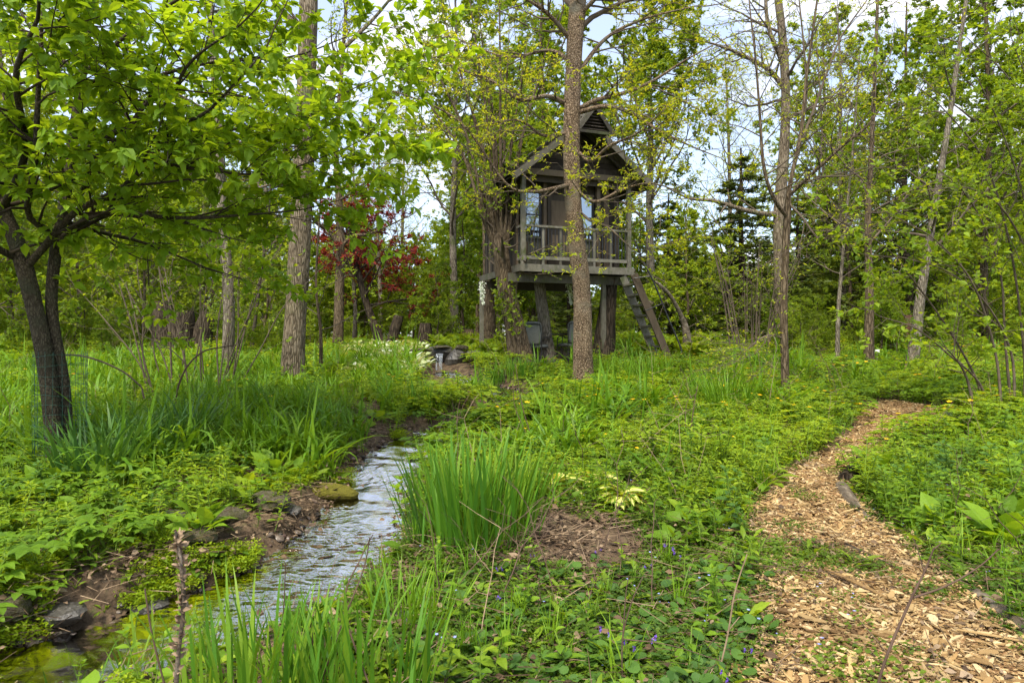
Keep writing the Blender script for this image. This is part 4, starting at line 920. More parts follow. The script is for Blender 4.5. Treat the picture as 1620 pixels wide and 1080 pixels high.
# ---- old hollow stump and far stumps
def stump(name, label, px, py, d, w, h, mat, seed, pieces):
    x0 = (px - 810) / F * d; g = np.array([x0, d, zg1(x0, d)]); o = empty(name, tuple(g), label=label, category='stump')
    for (ox, oy, r, hh, lx) in pieces:
        mb = MB(); trunk_mesh(mb, [(ox, oy, -.2, r * 1.1), (ox + lx * .3, oy, hh * .4, r), (ox + lx * .7, oy, hh * .75, r * .92), (ox + lx, oy, hh, r * .8)], sides=18, amp=.16, seed=seed + int(r * 1000), flare=.3, cap=True)
        mb.obj('trunk', mat, o, smooth=True)
stump('hollow_stump', 'big dark hollow stump with broken shoulders behind the thicket', 292, 555, 18.5, 1.6, 1.3, M['bark_old'], 3,
      [(-.5, 0, .27, 1.5, -.12), (-.05, -.08, .30, 1.25, .05), (.42, -.02, .24, 1.2, .22), (.15, .25, .3, .9, 0)])
stump('small_stump', 'dark upright stump behind the waterfall stones', 672, 538, 22, .4, .7, M['bark_old'], 5, [(0, 0, .22, .9, .02)])
stump('leaning_stump', 'dark leaning stump below the red maple', 620, 535, 23, .4, .7, M['bark_old'], 6, [(0, 0, .2, 1.1, .25)])
stump('sawn_stump', 'low sawn stump left of the treehouse post', 741, 530, 23, .4, .5, M['bark_brown'], 7, [(0, 0, .24, .65, 0)])
# ------------------------------------------------------------------ treehouse (local x along its front, y to the back, z up from the ground)
HB = np.array([(826 - 810) / F * 16, 16.0, 1.05]); HROT = R(20)
house = empty('treehouse', tuple(HB), (0, 0, HROT), label='weathered wooden treehouse with gabled roof, porch railing and two windows', category='treehouse')
def hw_(x, y, z): c, s_ = math.cos(HROT), math.sin(HROT); return (HB[0] + x * c - y * s_, HB[1] + x * s_ + y * c, HB[2] + z)
def hbox(name, x0, x1, y0, y1, z0, z1, mat, parent=None, j=.004):
    mb = MB(); v = boxv(x0, x1, y0, y1, z0, z1); v += RNG.uniform(-j, j, v.shape); mb.add(v, None, BOXF); return mb.obj(name, M[mat], parent or house)
def hpoly(name, quad, n, th, mat, parent=None):
    """slab: 4 corner points and a thickness vector"""
    q = np.array(quad, float); t = np.array(n, float) * th; mb = MB(); mb.add(np.concatenate([q, q + t]), None, BOXF); return mb.obj(name, M[mat], parent or house)
W, DPT, DZ = 2.98, 3.2, 2.38
deckf = hbox('deck', -.02, W + .02, 0, .05, DZ - .17, DZ + .005, 'wood')
for i in range(20):
    hbox('deck_plank', i * W / 20 + .006, (i + 1) * W / 20 - .006, .052, DPT, DZ - .04, DZ, 'wood', deckf)
hbox('rim_beam', -.052, -.024, .0, DPT, DZ - .17, DZ - .003, 'wood', deckf); hbox('rim_beam', W + .024, W + .052, 0, DPT, DZ - .17, DZ - .003, 'wood', deckf)
for i in range(7):
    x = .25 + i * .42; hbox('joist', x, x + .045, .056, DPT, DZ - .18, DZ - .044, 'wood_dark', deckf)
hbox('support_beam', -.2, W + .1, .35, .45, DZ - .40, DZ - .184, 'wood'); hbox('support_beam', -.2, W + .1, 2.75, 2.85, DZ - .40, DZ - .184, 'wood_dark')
for x, y in [(-.12, 2.8), (2.35, .4), (2.8, 2.8)]:
    hbox('support_post', x - .05, x + .05, y - .048, y + .048, -.4, DZ - .404, 'wood')
EZ = 4.37
for x, y in [(.07, .11), (W - .07, .11)]: hbox('porch_post', x - .05, x + .05, y - .05, y + .05, DZ + .008, EZ + .15, 'wood')
for x in (.74, 2.2): hbox('porch_post', x - .045, x + .045, .36, .45, DZ + .004, EZ + .2, 'wood_brown')
def railing(p0, p1, n_wood, n_thin):
    p0 = np.array(p0); p1 = np.array(p1); d = p1 - p0; L = np.hypot(*d); d = d / L; nn_ = np.array([-d[1], d[0]])
    def bar(name, a, b, z0, z1, w_, mat, pa=None):
        q = [p0 + d * a - nn_ * w_ / 2, p0 + d * b - nn_ * w_ / 2, p0 + d * b + nn_ * w_ / 2, p0 + d * a + nn_ * w_ / 2]
        hpoly(name, [(x, y, z0) for x, y in q], (0, 0, 1), z1 - z0, mat, pa)
    rl = hpoly('railing', [(*(p0 + d * a - nn_ * s_ * .045), DZ + .90) for a, s_ in ((0, 1), (L, 1), (L, -1), (0, -1))], (0, 0, 1), .05, 'wood'); bar('bottom_rail', 0, L, DZ + .13, DZ + .21, .045, 'wood', rl)
    for i in range(n_wood):
        a = L * (i + 1) / (n_wood + 1); bar('baluster', a - .03, a + .03, DZ + .01, DZ + .897, .03, 'wood', rl)
    for i in range(n_thin):
        a = L * (i + .5) / n_thin; bar('thin_baluster', a - .011, a + .011, DZ + .212, DZ + .897, .014, 'iron', rl)
railing((.125, .11), (W - .125, .11), 5, 30); railing((.07, .18), (.07, .48), 0, 3)
# walls: front wall at y = .85, openings for two windows and the door
WY = .5; wins = [(.20, .64, DZ + .75, DZ + 1.80), (1.62, 2.08, DZ + .75, DZ + 1.80)]; door = (.86, 1.52)
x = .1
while x < W - .14:
    x1 = min(x + .145, W - .1); xm = (x + x1) / 2; win = [w_ for w_ in wins if w_[0] - .03 < xm < w_[1] + .03]
    if win:
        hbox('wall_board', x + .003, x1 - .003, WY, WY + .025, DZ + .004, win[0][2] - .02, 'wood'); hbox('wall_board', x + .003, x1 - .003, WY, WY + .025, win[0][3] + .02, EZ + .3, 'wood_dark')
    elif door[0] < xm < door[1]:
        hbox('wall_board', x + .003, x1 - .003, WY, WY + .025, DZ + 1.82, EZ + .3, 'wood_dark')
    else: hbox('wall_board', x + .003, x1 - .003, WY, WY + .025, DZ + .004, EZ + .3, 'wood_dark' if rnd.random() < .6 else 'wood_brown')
    x = x1
dr = hbox('door', door[0], door[1], WY - .005, WY + .03, DZ + .01, DZ + 1.8, 'wood_dark'); hbox('door_panel', door[0] + .1, door[1] - .1, WY - .02, WY - .008, DZ + .2, DZ + .8, 'wood_brown', dr); hbox('door_panel', door[0] + .1, door[1] - .1, WY - .02, WY - .008, DZ + .95, DZ + 1.65, 'wood_brown', dr)
for x0, x1, z0, z1 in wins:
    fr_ = hbox('window', x0 - .05, x1 + .05, WY - .03, WY + .02, z1, z1 + .06, 'wood_brown')
    hbox('window_frame', x0 - .05, x0, WY - .032, WY + .02, z0, z1 - .001, 'iron', fr_); hbox('window_frame', x1, x1 + .05, WY - .032, WY + .02, z0, z1 - .001, 'iron', fr_)
    hbox('window_sill', x0 - .07, x1 + .07, WY - .05, WY + .02, z0 - .06, z0 - .001, 'wood', fr_); hbox('window_bar', x0, x1, WY - .02, WY + .008, (z0 + z1) / 2 - .015, (z0 + z1) / 2 + .015, 'iron', fr_)
    hbox('pane', x0, x1, WY, WY + .012, z0, (z0 + z1) / 2 - .016, 'glass', fr_, 0); hbox('pane', x0, x1, WY, WY + .012, (z0 + z1) / 2 + .016, z1, 'glass', fr_, 0)
y = WY + .03
while y < DPT - .05:
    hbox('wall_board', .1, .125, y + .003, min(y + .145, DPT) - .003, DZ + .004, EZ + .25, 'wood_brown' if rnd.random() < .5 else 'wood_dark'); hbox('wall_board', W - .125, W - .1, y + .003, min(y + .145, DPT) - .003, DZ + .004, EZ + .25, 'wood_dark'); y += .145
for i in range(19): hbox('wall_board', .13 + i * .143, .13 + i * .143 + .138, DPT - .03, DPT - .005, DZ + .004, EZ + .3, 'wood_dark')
# gabled roof: lapped boards each side, rake boards, gable boards, a small louvred peak in front
AX, AZ, OV = W / 2 + .02, 5.87, .36; YF, YB = -.38, DPT + .3
sl_ = (AZ - EZ) / (AX + OV); LEN = math.hypot(AX + OV, AZ - EZ)
for sgn in (-1, 1):
    ux, uz = sgn * (AX + OV) / LEN, -(AZ - EZ) / LEN; nx, nz_ = -uz * sgn, (AX + OV) / LEN
    nv = np.array([sgn * (AZ - EZ) / LEN, 0, (AX + OV) / LEN])
    nb = 12
    p = lambda a, yy, l: np.array([AX + ux * a, yy, AZ + uz * a]) + nv * l
    q = [p(.05, YF + .004, -.03), p(LEN, YF + .004, -.03), p(LEN, YB - .004, -.03), p(.05, YB - .004, -.03)]
    if sgn < 0: q = q[::-1]
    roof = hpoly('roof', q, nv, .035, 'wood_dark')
    for i in range(nb):
        a0 = LEN * i / nb - (.03 if i else 0); a1 = LEN * (i + 1) / nb + .03; lift = .004
        p = lambda a, yy, l: np.array([AX + ux * a, yy, AZ + uz * a]) + nv * l
        q = [p(a0, YF, .012), p(a1, YF, .04), p(a1, YB, .04), p(a0, YB, .012)]
        if sgn < 0: q = q[::-1]
        for c in range(6):
            y0 = YF + (YB - YF) * c / 6 + .004; y1 = YF + (YB - YF) * (c + 1) / 6 - .004; ji = rnd.uniform(-.012, .012)
            q = [p(a0, y0, .012), p(a1 + ji, y0, .045), p(a1 + ji, y1, .045), p(a0, y1, .012)]
            if sgn < 0: q = q[::-1]
            hpoly('roof_shingle', q, nv, .016, 'shingle', roof)
    p = lambda a, yy, l: np.array([AX + ux * a, yy, AZ + uz * a]) + nv * l
    for nm, y0, y1, dp_ in (('rake_board', YF - .03, YF, .11), ('rake_board', YB, YB + .03, .11)):
        q = [p(0.02, y0, -dp_), p(LEN + .04, y0, -dp_), p(LEN + .04, y1, -dp_), p(0.02, y1, -dp_)]
        if sgn < 0: q = q[::-1]
        hpoly(nm, q, nv, dp_ + .03, 'shingle', roof)
    for k in range(6):
        yy = YF + .35 + k * .62; q = [p(.1, yy, -.13), p(LEN - .05, yy, -.13), p(LEN - .05, yy + .045, -.13), p(.1, yy + .045, -.13)]
        if sgn < 0: q = q[::-1]
        hpoly('rafter', q, nv, .098, 'wood_dark', roof)
hbox('ridge_cap', AX - .07, AX + .07, YF - .05, YB + .04, AZ + .03, AZ + .07, 'shingle')
z = EZ + .02
while z < AZ - .2:
    z1 = min(z + .15, AZ - .14)
    def half(zz): return max(.02, (AZ - zz) / sl_ - .12)
    for yy, mt_ in ((.18, 'wood_dark'), (DPT - .06, 'wood_dark')):
        a, c = half(z), half(z1 - .006); q = [(AX - a, yy, z), (AX + a, yy, z), (AX + c, yy, z1 - .006), (AX - c, yy, z1 - .006)]
        hpoly('gable_board', q, (0, 1, 0), .022, mt_)
    z = z1
hbox('porch_beam', .0, W, .02, .1, EZ + .152, EZ + .29, 'wood_brown')
# small peak
PZ, PH, PY = AZ + .20, .62, YF - .42
for sgn in (-1, 1):
    dx = .46 * sgn; q = [(AX, PY, PZ + .02), (AX + dx, PY, PZ - PH), (AX + dx, .6, PZ - PH), (AX, .6, PZ + .02)]; nv = nrm(np.array([PH * sgn, 0, .46]))
    if sgn < 0: q = q[::-1]
    hpoly('peak_roof', q, nv, .03, 'shingle')
    q = [(AX, PY - .03, PZ - .13), (AX + dx, PY - .03, PZ - PH - .13), (AX + dx, PY - .002, PZ - PH - .13), (AX, PY - .002, PZ - .13)]
    if sgn < 0: q = q[::-1]
    hpoly('peak_rake', q, nv, .09, 'shingle')
hbox('peak_sill', AX - .46, AX + .46, PY - .035, PY + .02, PZ - PH - .09, PZ - PH - .02, 'shingle')
for k in range(7):
    zz = PZ - PH + .01 + k * .075; a = max(.02, (PZ - zz - .05) / PH * .46 - .04)
    hpoly('louver', [(AX - a, PY + .03, zz), (AX + a, PY + .03, zz), (AX + a, PY + .09, zz + .05), (AX - a, PY + .09, zz + .05)], (0, -.5, .8), .012, 'wood_dark')
hbox('peak_back', AX - .30, AX + .30, PY + .14, PY + .16, PZ - PH, PZ - .28, 'wood_dark')

# ---- ladder and its handrail
tpn, btn = np.array([2.95, 16.45, 3.22]), np.array([3.93, 16.75, zg1(3.93, 16.75) - .05]); off = np.array([-.19, .52, 0.])
lad = empty('ladder', tuple(btn), label='mossy plank ladder leaning up to the right corner of the treehouse deck', category='ladder')
def plank(name, a, b, wv, tv, mat, par_):
    q = np.array([a - wv - tv, b - wv - tv, b + wv - tv, a + wv - tv, a - wv + tv, b - wv + tv, b + wv + tv, a + wv + tv]) - btn
    mb = MB(); mb.add(q, None, BOXF); return mb.obj(name, M[mat], par_)
ax_ = nrm(btn - tpn); sidev = nrm(off); wdir = nrm(np.cross(sidev, ax_))
plank('stringer', tpn, btn, wdir * .095, sidev * .024, 'wood_brown', lad); plank('stringer', tpn + off, btn + off, wdir * .095, sidev * .024, 'wood', lad)
hx = nrm(np.array([ax_[0], ax_[1], 0]))
for k in range(8):
    c = tpn + (btn - tpn) * (.10 + .115 * k); plank('tread', c + sidev * .021, c + off - sidev * .021, hx * .10, np.array([0, 0, .022]), 'wood', lad)
hr = empty('handrail', tuple(PX(1070, 575, 16.3)), label='thin black pipe handrail beside the treehouse ladder', category='handrail'); o_ = np.array(hr.location)
mb = MB(); S = smooth_line(pxline([(1004, 380, 16.3, .02), (1020, 418, 16.3, .02), (1036, 450, 16.3, .02), (1058, 505, 16.3, .02), (1077, 550, 16.3, .02), (1076, 562, 16.3, .02), (1070, 578, 16.3, .02)]), 40); tubes(mb, [(S[:, :3] - o_, S[:, 3])], 7); mb.obj('rail_pipe', M['iron'], hr, smooth=True)
for a, c, a2, c2 in [(1022, 491, 1048, 480), (1003, 440, 1030, 437)]:
    mb = MB(); tubes(mb, [(np.array([PX(a, c, 16.4), PX(a2, c2, 16.3)]) - o_, np.array([.016, .016]))], 6); mb.obj('bracket', M['iron'], hr)

# ---- white blossom garlands
def garland(label, top, L, n, seed):
    rg = np.random.default_rng(seed); o = empty('blossom_garland', top, label=label, category='garland'); mb = MB()
    tubes(mb, [(np.array([(0, 0, 0), (.02, 0, -L * .5), (.05, 0, -L)]), np.array([.008, .007, .004]))], 5); mb.obj('garland_stem', M['stem'], o)
    t = rg.random(n); P = np.stack([.05 * t + rg.normal(0, .05 * (1.15 - t), n), rg.normal(0, .05 * (1.15 - t), n), -t * L], -1); mb = MB(); leaves(mb, LEAF8, P, np.stack([rg.normal(0, .5, n), rg.normal(0, .5, n), np.full(n, -.6)], -1), .055, rng=rg); mb.obj('blossoms', M['whitepetal'], o, kind='stuff')
garland('white artificial blossom garland hanging on the left treehouse post', hw_(-.22, 2.5, DZ - .2), .62, 260, 4); garland('white artificial blossom garland hanging under the middle of the deck', hw_(1.95, 1.6, DZ - .2), .62, 200, 6)

# ---- vine on the leaning support tree
st = []
for i in range(7):
    a0 = 815 + rnd.uniform(-14, 18); st.append([(*PX(a0, 575, 16.15), .008), *[(*PX(a0 - (575 - yy) * .16 + rnd.uniform(-9, 9), yy, 16.2), .006) for yy in (545, 515, 490, 465 + rnd.uniform(-10, 20))]])
shrub('climbing_vine', 'leafy green vine climbing the leaning trunk under the deck', np.array([.1, 16.1, zg1(.1, 16.1)]), st, M['spring'], LEAF8, .11, M['twig'], 87, par(levels=2, n=[3, 3, 0], nl=4, count=6, len=.3, leaf_lvl=1))
# ---- patio chairs and table under the deck
def tube_part(name, pts, r, mat, parent, sides=6):
    mb = MB(); S = smooth_line([(*p, r) for p in pts], max(6, len(pts) * 5)) if len(pts) > 2 else np.array([(*p, r) for p in pts]); tubes(mb, [(S[:, :3], S[:, 3])], sides); return mb.obj(name, M[mat], parent, smooth=True)
def chair(label, px, d, rz):
    x, y = at(px, d); o = empty('patio_chair', (x, y, zg1(x, y)), (0, 0, rz), label=label, category='chair', group='patio chairs under the treehouse')
    for sx in (-.24, .24):
        tube_part('leg', [(sx, -.24, 0), (sx, -.22, .3), (sx, -.2, .62)], .012, 'iron', o); tube_part('leg', [(sx, .28, 0), (sx, .22, .4), (sx, .3, .98)], .012, 'iron', o); tube_part('armrest', [(sx, -.2, .62), (sx, -.05, .66), (sx, .24, .62)], .013, 'iron', o)
    tube_part('top_rail', [(-.24, .3, .98), (0, .32, 1.0), (.24, .3, .98)], .012, 'iron', o); tube_part('seat_rail', [(-.24, -.22, .4), (.24, -.22, .4)], .012, 'iron', o)
    for nm, a, b_ in (('seat_cushion', (0, 0, .43), (.25, .25, .05)), ('back_cushion', (0, .24, .76), (.25, .07, .30))):
        u, v = np.meshgrid(np.linspace(0, 2 * np.pi, 17)[:-1], np.linspace(0, np.pi, 9)); sg = lambda q, e: np.sign(q) * np.abs(q) ** e
        V = np.stack([a[0] + b_[0] * sg(np.sin(v), .5) * sg(np.cos(u), .5), a[1] + b_[1] * sg(np.sin(v), .5) * sg(np.sin(u), .5), a[2] + b_[2] * sg(np.cos(v), .5)], -1)
        i = np.arange(8)[:, None] * 16; j = np.arange(16)[None]; mb = MB(); mb.add(V, None, np.stack([i + j, i + 16 + j, i + 16 + (j + 1) % 16, i + (j + 1) % 16], -1).reshape(-1, 4)); mb.obj(nm, M['cushion'], o, smooth=True)
chair('grey cushioned iron chair left of the patio table, seen side on', 850, 17.4, R(150)); chair('grey cushioned iron chair right of the patio table', 901, 17.8, R(215))
x, y = at(876, 18.0); tb = empty('patio_table', (x, y, zg1(x, y)), (0, 0, .3), label='small black iron table with tan top between the two chairs', category='table')
mb = MB(); v = boxv(-.42, .42, -.36, .36, .70, .725); mb.add(v, None, BOXF); mb.obj('tabletop', M['tabletop'], tb)
tube_part('rim', [(-.43, -.37, .72), (.43, -.37, .72)], .014, 'iron', tb); tube_part('rim', [(-.43, .37, .72), (.43, .37, .72)], .014, 'iron', tb); tube_part('rim', [(-.43, -.37, .72), (-.43, .37, .72)], .014, 'iron', tb); tube_part('rim', [(.43, -.37, .72), (.43, .37, .72)], .014, 'iron', tb)
for sx in (-.38, .38):
    for sy in (-.32, .32): tube_part('leg', [(sx, sy, 0), (sx * .9, sy * .9, .35), (sx, sy, .7)], .012, 'iron', tb)
# marker post and tag by the leaning tree
g = G(1432, 575); d = g[1] + 2.0; x, y = at(1436, d); zz = zg1(x, y)
mb = MB(); mb.add(boxv(-.09, .09, -.05, .05, -.1, 1.05), None, BOXF); po = mb.obj('marker_post', M['rust'], loc=(x, y, zz), label='short rusty brown post behind the leaning grey trunk', category='post')
x, y = at(1388, 15.5); mb = MB(); mb.add(boxv(-.05, .05, -.006, .006, .36, .42), None, BOXF); zz = zg1(x, y); sg_ = empty('plant_tag', (x, y, zz), label='small white plant tag on a stake by the straight trunk', category='tag'); mb.obj('tag', M['signwhite'], sg_)
mb = MB(); mb.add(boxv(-.008, .008, .007, .016, -.1, .41), None, BOXF); mb.obj('stake', M['wood'], sg_)

# ---- green wire guard round the dogwood trunks
cg = empty('wire_guard', (float(-4.9), float(D0), zg1(-4.9, D0)), label='green wire mesh guard around the two dark dogwood trunks', category='wire guard')
gb = G(88, 742); cg.location = tuple(gb); top = PX(88, 556, D0)[2] - gb[2]; rad_ = .25
k = 20
for i in range(k):
    a = i / k * 2 * math.pi; xx, yy = rad_ * math.cos(a), rad_ * math.sin(a) + .08; mb = MB(); tubes(mb, [(np.array([(xx, yy, -.02), (xx + .01 * math.sin(i * 3), yy, top * .5), (xx * 1.02, yy, top)]), np.array([.0022] * 3))], 4); mb.obj('wire', M['wire'], cg)
for i in range(12):
    zz = top * (i + .6) / 12; a = np.linspace(0, 2 * math.pi, 33); mb = MB(); tubes(mb, [(np.stack([rad_ * np.cos(a), rad_ * np.sin(a) + .08, zz + .012 * np.sin(a * 3 + i)], -1), np.full(33, .0022))], 4); mb.obj('wire', M['wire'], cg)
# ------------------------------------------------------------------ stones, waterfall, logs
def rock_mesh(name, seed, mat, flat=.6, n=14, sharp=.25):
    u, v = np.meshgrid(np.linspace(0, 2 * np.pi, n + 1)[:-1], np.linspace(0, np.pi, n // 2 + 2)); P = np.stack([np.sin(v) * np.cos(u), np.sin(v) * np.sin(u), np.cos(v)], -1)
    r = np.random.default_rng(seed); k = 1.0
    for i in range(13):       # chop with random planes for facets
        nv = nrm(r.normal(0, 1, 3)); h = r.uniform(.5, .85); dd = P @ nv; P = P - np.maximum(0, dd - h)[..., None] * nv * .9
    P = P * (1 + .06 * vnoise(P * 3, seed)[..., None]); P[..., 2] *= flat
    m = P.shape[0]; i = np.arange(m - 1)[:, None] * n; j = np.arange(n)[None]; mb = MB(); mb.add(P, None, np.stack([i + j, i + n + j, i + n + (j + 1) % n, i + (j + 1) % n], -1).reshape(-1, 4)); return mb.mesh(name, mat, False)
RK = [rock_mesh('rock', s_, M['rock'], f_) for s_, f_ in ((1, .5), (2, .35), (3, .6))]; RKD = [rock_mesh('rock', s_, M['rockdark'], f_) for s_, f_ in ((4, .45), (5, .4), (6, .6))]; RKM = rock_mesh('rock', 7, M['mossrock'], .3, 20)
PBL = [rock_mesh('pebble', 20 + k, M['pebble'], .55, 9) for k in range(6)]
def rock(label, px, py, w, me, hz=1.0, rz=0.0, dz=.0, name='rock', dw=1.0):
    g = G(px, py); dz = dz - .02; link(name, me, None, (g[0], g[1], g[2] + dz), (rnd.uniform(-.1, .1), rnd.uniform(-.1, .1), rz), (w / 2, w / 2 * dw, w / 2 * hz), label=label, category='rock')
rock('largest flat tan boulder at the left edge of the brook', 425, 800, .44, RK[0], .9, .3, .07); rock('long sloping tan stone left of the largest boulder', 358, 822, .50, RK[1], 1, .5, .05)
rock('grey green slab below the sloping tan stone', 316, 850, .38, RK[1], 1.1, .2, .03); rock('small dark wet stone right of the largest boulder', 462, 808, .24, RKD[0], 1, 1, .03)
rock('yellow green moss cushion over a stone in the brook', 510, 782, .72, RKM, 1.0, .1, .03, 'moss_rock', .45); rock('dark slab half hidden behind the sloping stone', 275, 822, .40, RKD[1], .8, .4, .03)
rock('dark rounded stone at the lower left edge', 12, 990, .36, RK[2], 1, .2, .08); rock('dark flat stone in the lower left by the cress', 100, 985, .34, RKD[1], 1.2, .5, .06); rock('blue grey flat stone below the big five-part leaf', 240, 958, .28, RKD[2], .9, 1.2, .04)
rock('grey stone hidden in weeds at the lower centre', 632, 985, .26, RKD[0], 1, .6, .03); rock('tan stone sunk in soil right of the iris clump', 832, 905, .17, RK[2], 1, .2, .03)
rock('small grey stone on the far bank below the iris tips', 655, 735, .22, RK[0], 1, .2, .05); rock('pale flat stone in the dry bed before the treehouse', 862, 614, .5, RK[1], 1, .4, .08); rock('dark stone in the dry bed before the central trunk', 850, 642, .4, RKD[0], 1, .7, .08)
rock('small round stone at the right bank of the brook', 560, 855, .18, RKD[2], 1, 0, .02); rock('dark stone at the end of the chip path', 1515, 662, .45, RKD[0], .8, 0, .06)
# red stones standing out of the water
for lb, px, py, w_ in [('reddish stone alone in mid brook', 405, 893, .13), ('dark red stone near the lower cress', 440, 938, .12), ('small red brown stone at the water edge', 372, 920, .10), ('rust stone behind the iris blades', 520, 945, .12)]:
    rock(lb, px, py, w_, PBL[2], 1.1, px, .06)
# pebbles of the bed: the largest singly, the rest as one
n = 4200; k = RNG.integers(0, len(SCd), n); o = RNG.uniform(-1, 1, (n, 1)); t_ = np.gradient(SCd, axis=0); t_ /= np.linalg.norm(t_, axis=1, keepdims=True)
XYp = SCd[k] + np.stack([-t_[k, 1], t_[k, 0]], -1) * o * (SW[k, None] + .12) + RNG.normal(0, .04, (n, 2)); keep = (XYp[:, 1] > 2.6) & (np.abs(XYp[:, 0]) < XYp[:, 1] * .95); XYp = XYp[keep]
sz = np.minimum(.05, RNG.gamma(2.0, .012, len(XYp)) + .010); zz = zg(XYp[:, 0], XYp[:, 1]) + sz * .3
big = np.argsort(-sz / XYp[:, 1])[:240]; rest = np.setdiff1d(np.arange(len(XYp)), big)
bed = bpy.data.objects['stream']
for i in big: link('pebble', PBL[i % 6], bed, (XYp[i, 0], XYp[i, 1], zz[i]), (RNG.uniform(-.3, .3), RNG.uniform(-.3, .3), RNG.uniform(0, 6)), tuple(sz[i] * RNG.uniform(.8, 1.3, 3)))
pp_ = []
for q in range(6):
    pb = bpy.data.objects.new('proto_pebble', PBL[q]); pp_.append(pb)
scatter('pebbles', 'small brown and grey pebbles of the brook bed', 'pebbles', pp_, np.stack([XYp[rest, 0], XYp[rest, 1], zz[rest]], -1), RNG.uniform(-.4, 6, (len(rest), 3)) * np.array([.1, .1, 1]), sz[rest], bed)

# ---- little waterfall
wd = 17.3; wx = (697 - 810) / F * wd; wzb = float(wz(17.0)) + .02
def wrock(label, px, py, w_, h_, me, dd=0.0, rz=0.0):
    p = PX(px, py, wd + dd); link('waterfall_rock', me, None, tuple(p), (0, 0, rz), (w_ / 2, w_ / 2 * .8, h_), label=label, category='rock')
wrock('dark upright block right of the little waterfall', 721, 568, .62, .62, RKD[2], .0); wrock('dark block left of the little waterfall', 668, 572, .5, .6, RKD[0], .0, 1); wrock('dark wall stone behind the falling water', 696, 564, 1.0, .8, RKD[1], .45, .3)
wrock('flat mossy slab on top left of the waterfall', 668, 553, .75, .16, RK[1], -.05, .2); wrock('flat slab over the lip of the waterfall', 699, 549, .6, .14, RK[1], .25, .5); wrock('flat slab on top right of the waterfall', 728, 550, .55, .18, RK[0], .1, 1.2)
wrock('dark low stone at the far right of the waterfall', 748, 564, .62, .45, RKD[1], .1, .4); wrock('tumbled grey stone at the left foot of the waterfall', 652, 582, .42, .34, RK[0], -.4, 2); wrock('wet tan ledge below the waterfall', 714, 588, .9, .10, RK[1], -.6, .1); wrock('small stone at the right foot of the waterfall', 746, 583, .36, .28, RK[2], -.5, .7)
a = np.linspace(0, 1, 14); xs = np.linspace(-.09, .09, 9); V = []
for t in a:
    yy = .10 - .14 * min(1, t * 3) - .05 * t; z0 = .42 * (1 - max(0, t - .12) / .88) if t > .12 else .42
    V.append(np.stack([xs * (1 - .15 * t), np.full(9, yy) + .012 * np.sin(xs * 60 + t * 3), np.full(9, z0)], -1))
V = np.array(V); i = np.arange(13)[:, None] * 9; j = np.arange(8)[None]; mb = MB(); mb.add(V, None, np.stack([i + j, i + j + 1, i + j + 10, i + j + 9], -1).reshape(-1, 4))
mb.obj('waterfall', M['fall'], loc=(wx, wd - .30, wzb), smooth=True, label='thin white curtain of water falling between dark stones', category='waterfall')

# ---- logs edging the path
NS = 22
def log(name, label, rows, mat, seed):
    pts = []
    for px, py, r, up_ in rows: g = G(px, py); pts.append((g[0], g[1], g[2] + r * .25 + up_, r))
    b_ = np.array(pts[0][:3]); mb = MB(); S = smooth_line([(x - b_[0], y - b_[1], z - b_[2], r) for x, y, z, r in pts], 40); P = S[:, :3]; T = nrm(np.gradient(P, axis=0)); U = nrm(np.cross(T, np.broadcast_to(np.array([0, 0, 1.]), T.shape))); Wv = np.cross(T, U); aa = np.arange(NS) / NS * 2 * np.pi
    ring = np.cos(aa)[None, :, None] * U[:, None] + np.sin(aa)[None, :, None] * Wv[:, None]; rough_ = .14 * vnoise(P[:, None] * 9 + ring * 1.2, seed) + .13 * vnoise(P[:, None] * 2.0 + ring * 4.5, seed + 1); V = P[:, None] + ring * (S[:, 3][:, None] * (1 + rough_))[..., None]
    k = len(P); i = np.arange(k - 1)[:, None] * NS; j = np.arange(NS)[None]; j2 = (j + 1) % NS; mb.add(V, None, np.stack([i + j, i + j2, i + NS + j2, i + NS + j], -1).reshape(-1, 4))
    for e in (0, k - 1):
        vv = np.concatenate([V[e], [P[e]]]); jj = np.arange(NS); mb.add(vv, np.stack([jj, (jj + 1) % NS, np.full(NS, NS)], -1), None)
    mb.obj(name, M[mat], smooth=False, loc=tuple(b_), label=label, category='log')
log('edging_log', 'grey weathered log with rounded end edging the bend of the chip path', [(1330, 772, .06, 0), (1343, 792, .062, 0), (1360, 812, .05, -.02), (1385, 832, .042, -.025), (1412, 856, .04, -.03)], 'deadwood', 1)
log('buried_log', 'dark half buried branch along the middle of the chip path edge', [(1330, 862, .03, 0), (1375, 885, .035, 0), (1420, 908, .03, 0)], 'bark_old', 2)
log('fallen_log', 'pale split log along the path at the lower right edge', [(1528, 930, .03, -.01), (1555, 950, .042, 0), (1590, 978, .05, 0), (1625, 1003, .052, 0), (1690, 1050, .05, 0)], 'deadwood', 3)
log('charred_log', 'charred black stub behind the rounded log', [(1338, 765, .07, .02), (1352, 755, .075, .05), (1362, 742, .06, .08)], 'bark_old', 4)

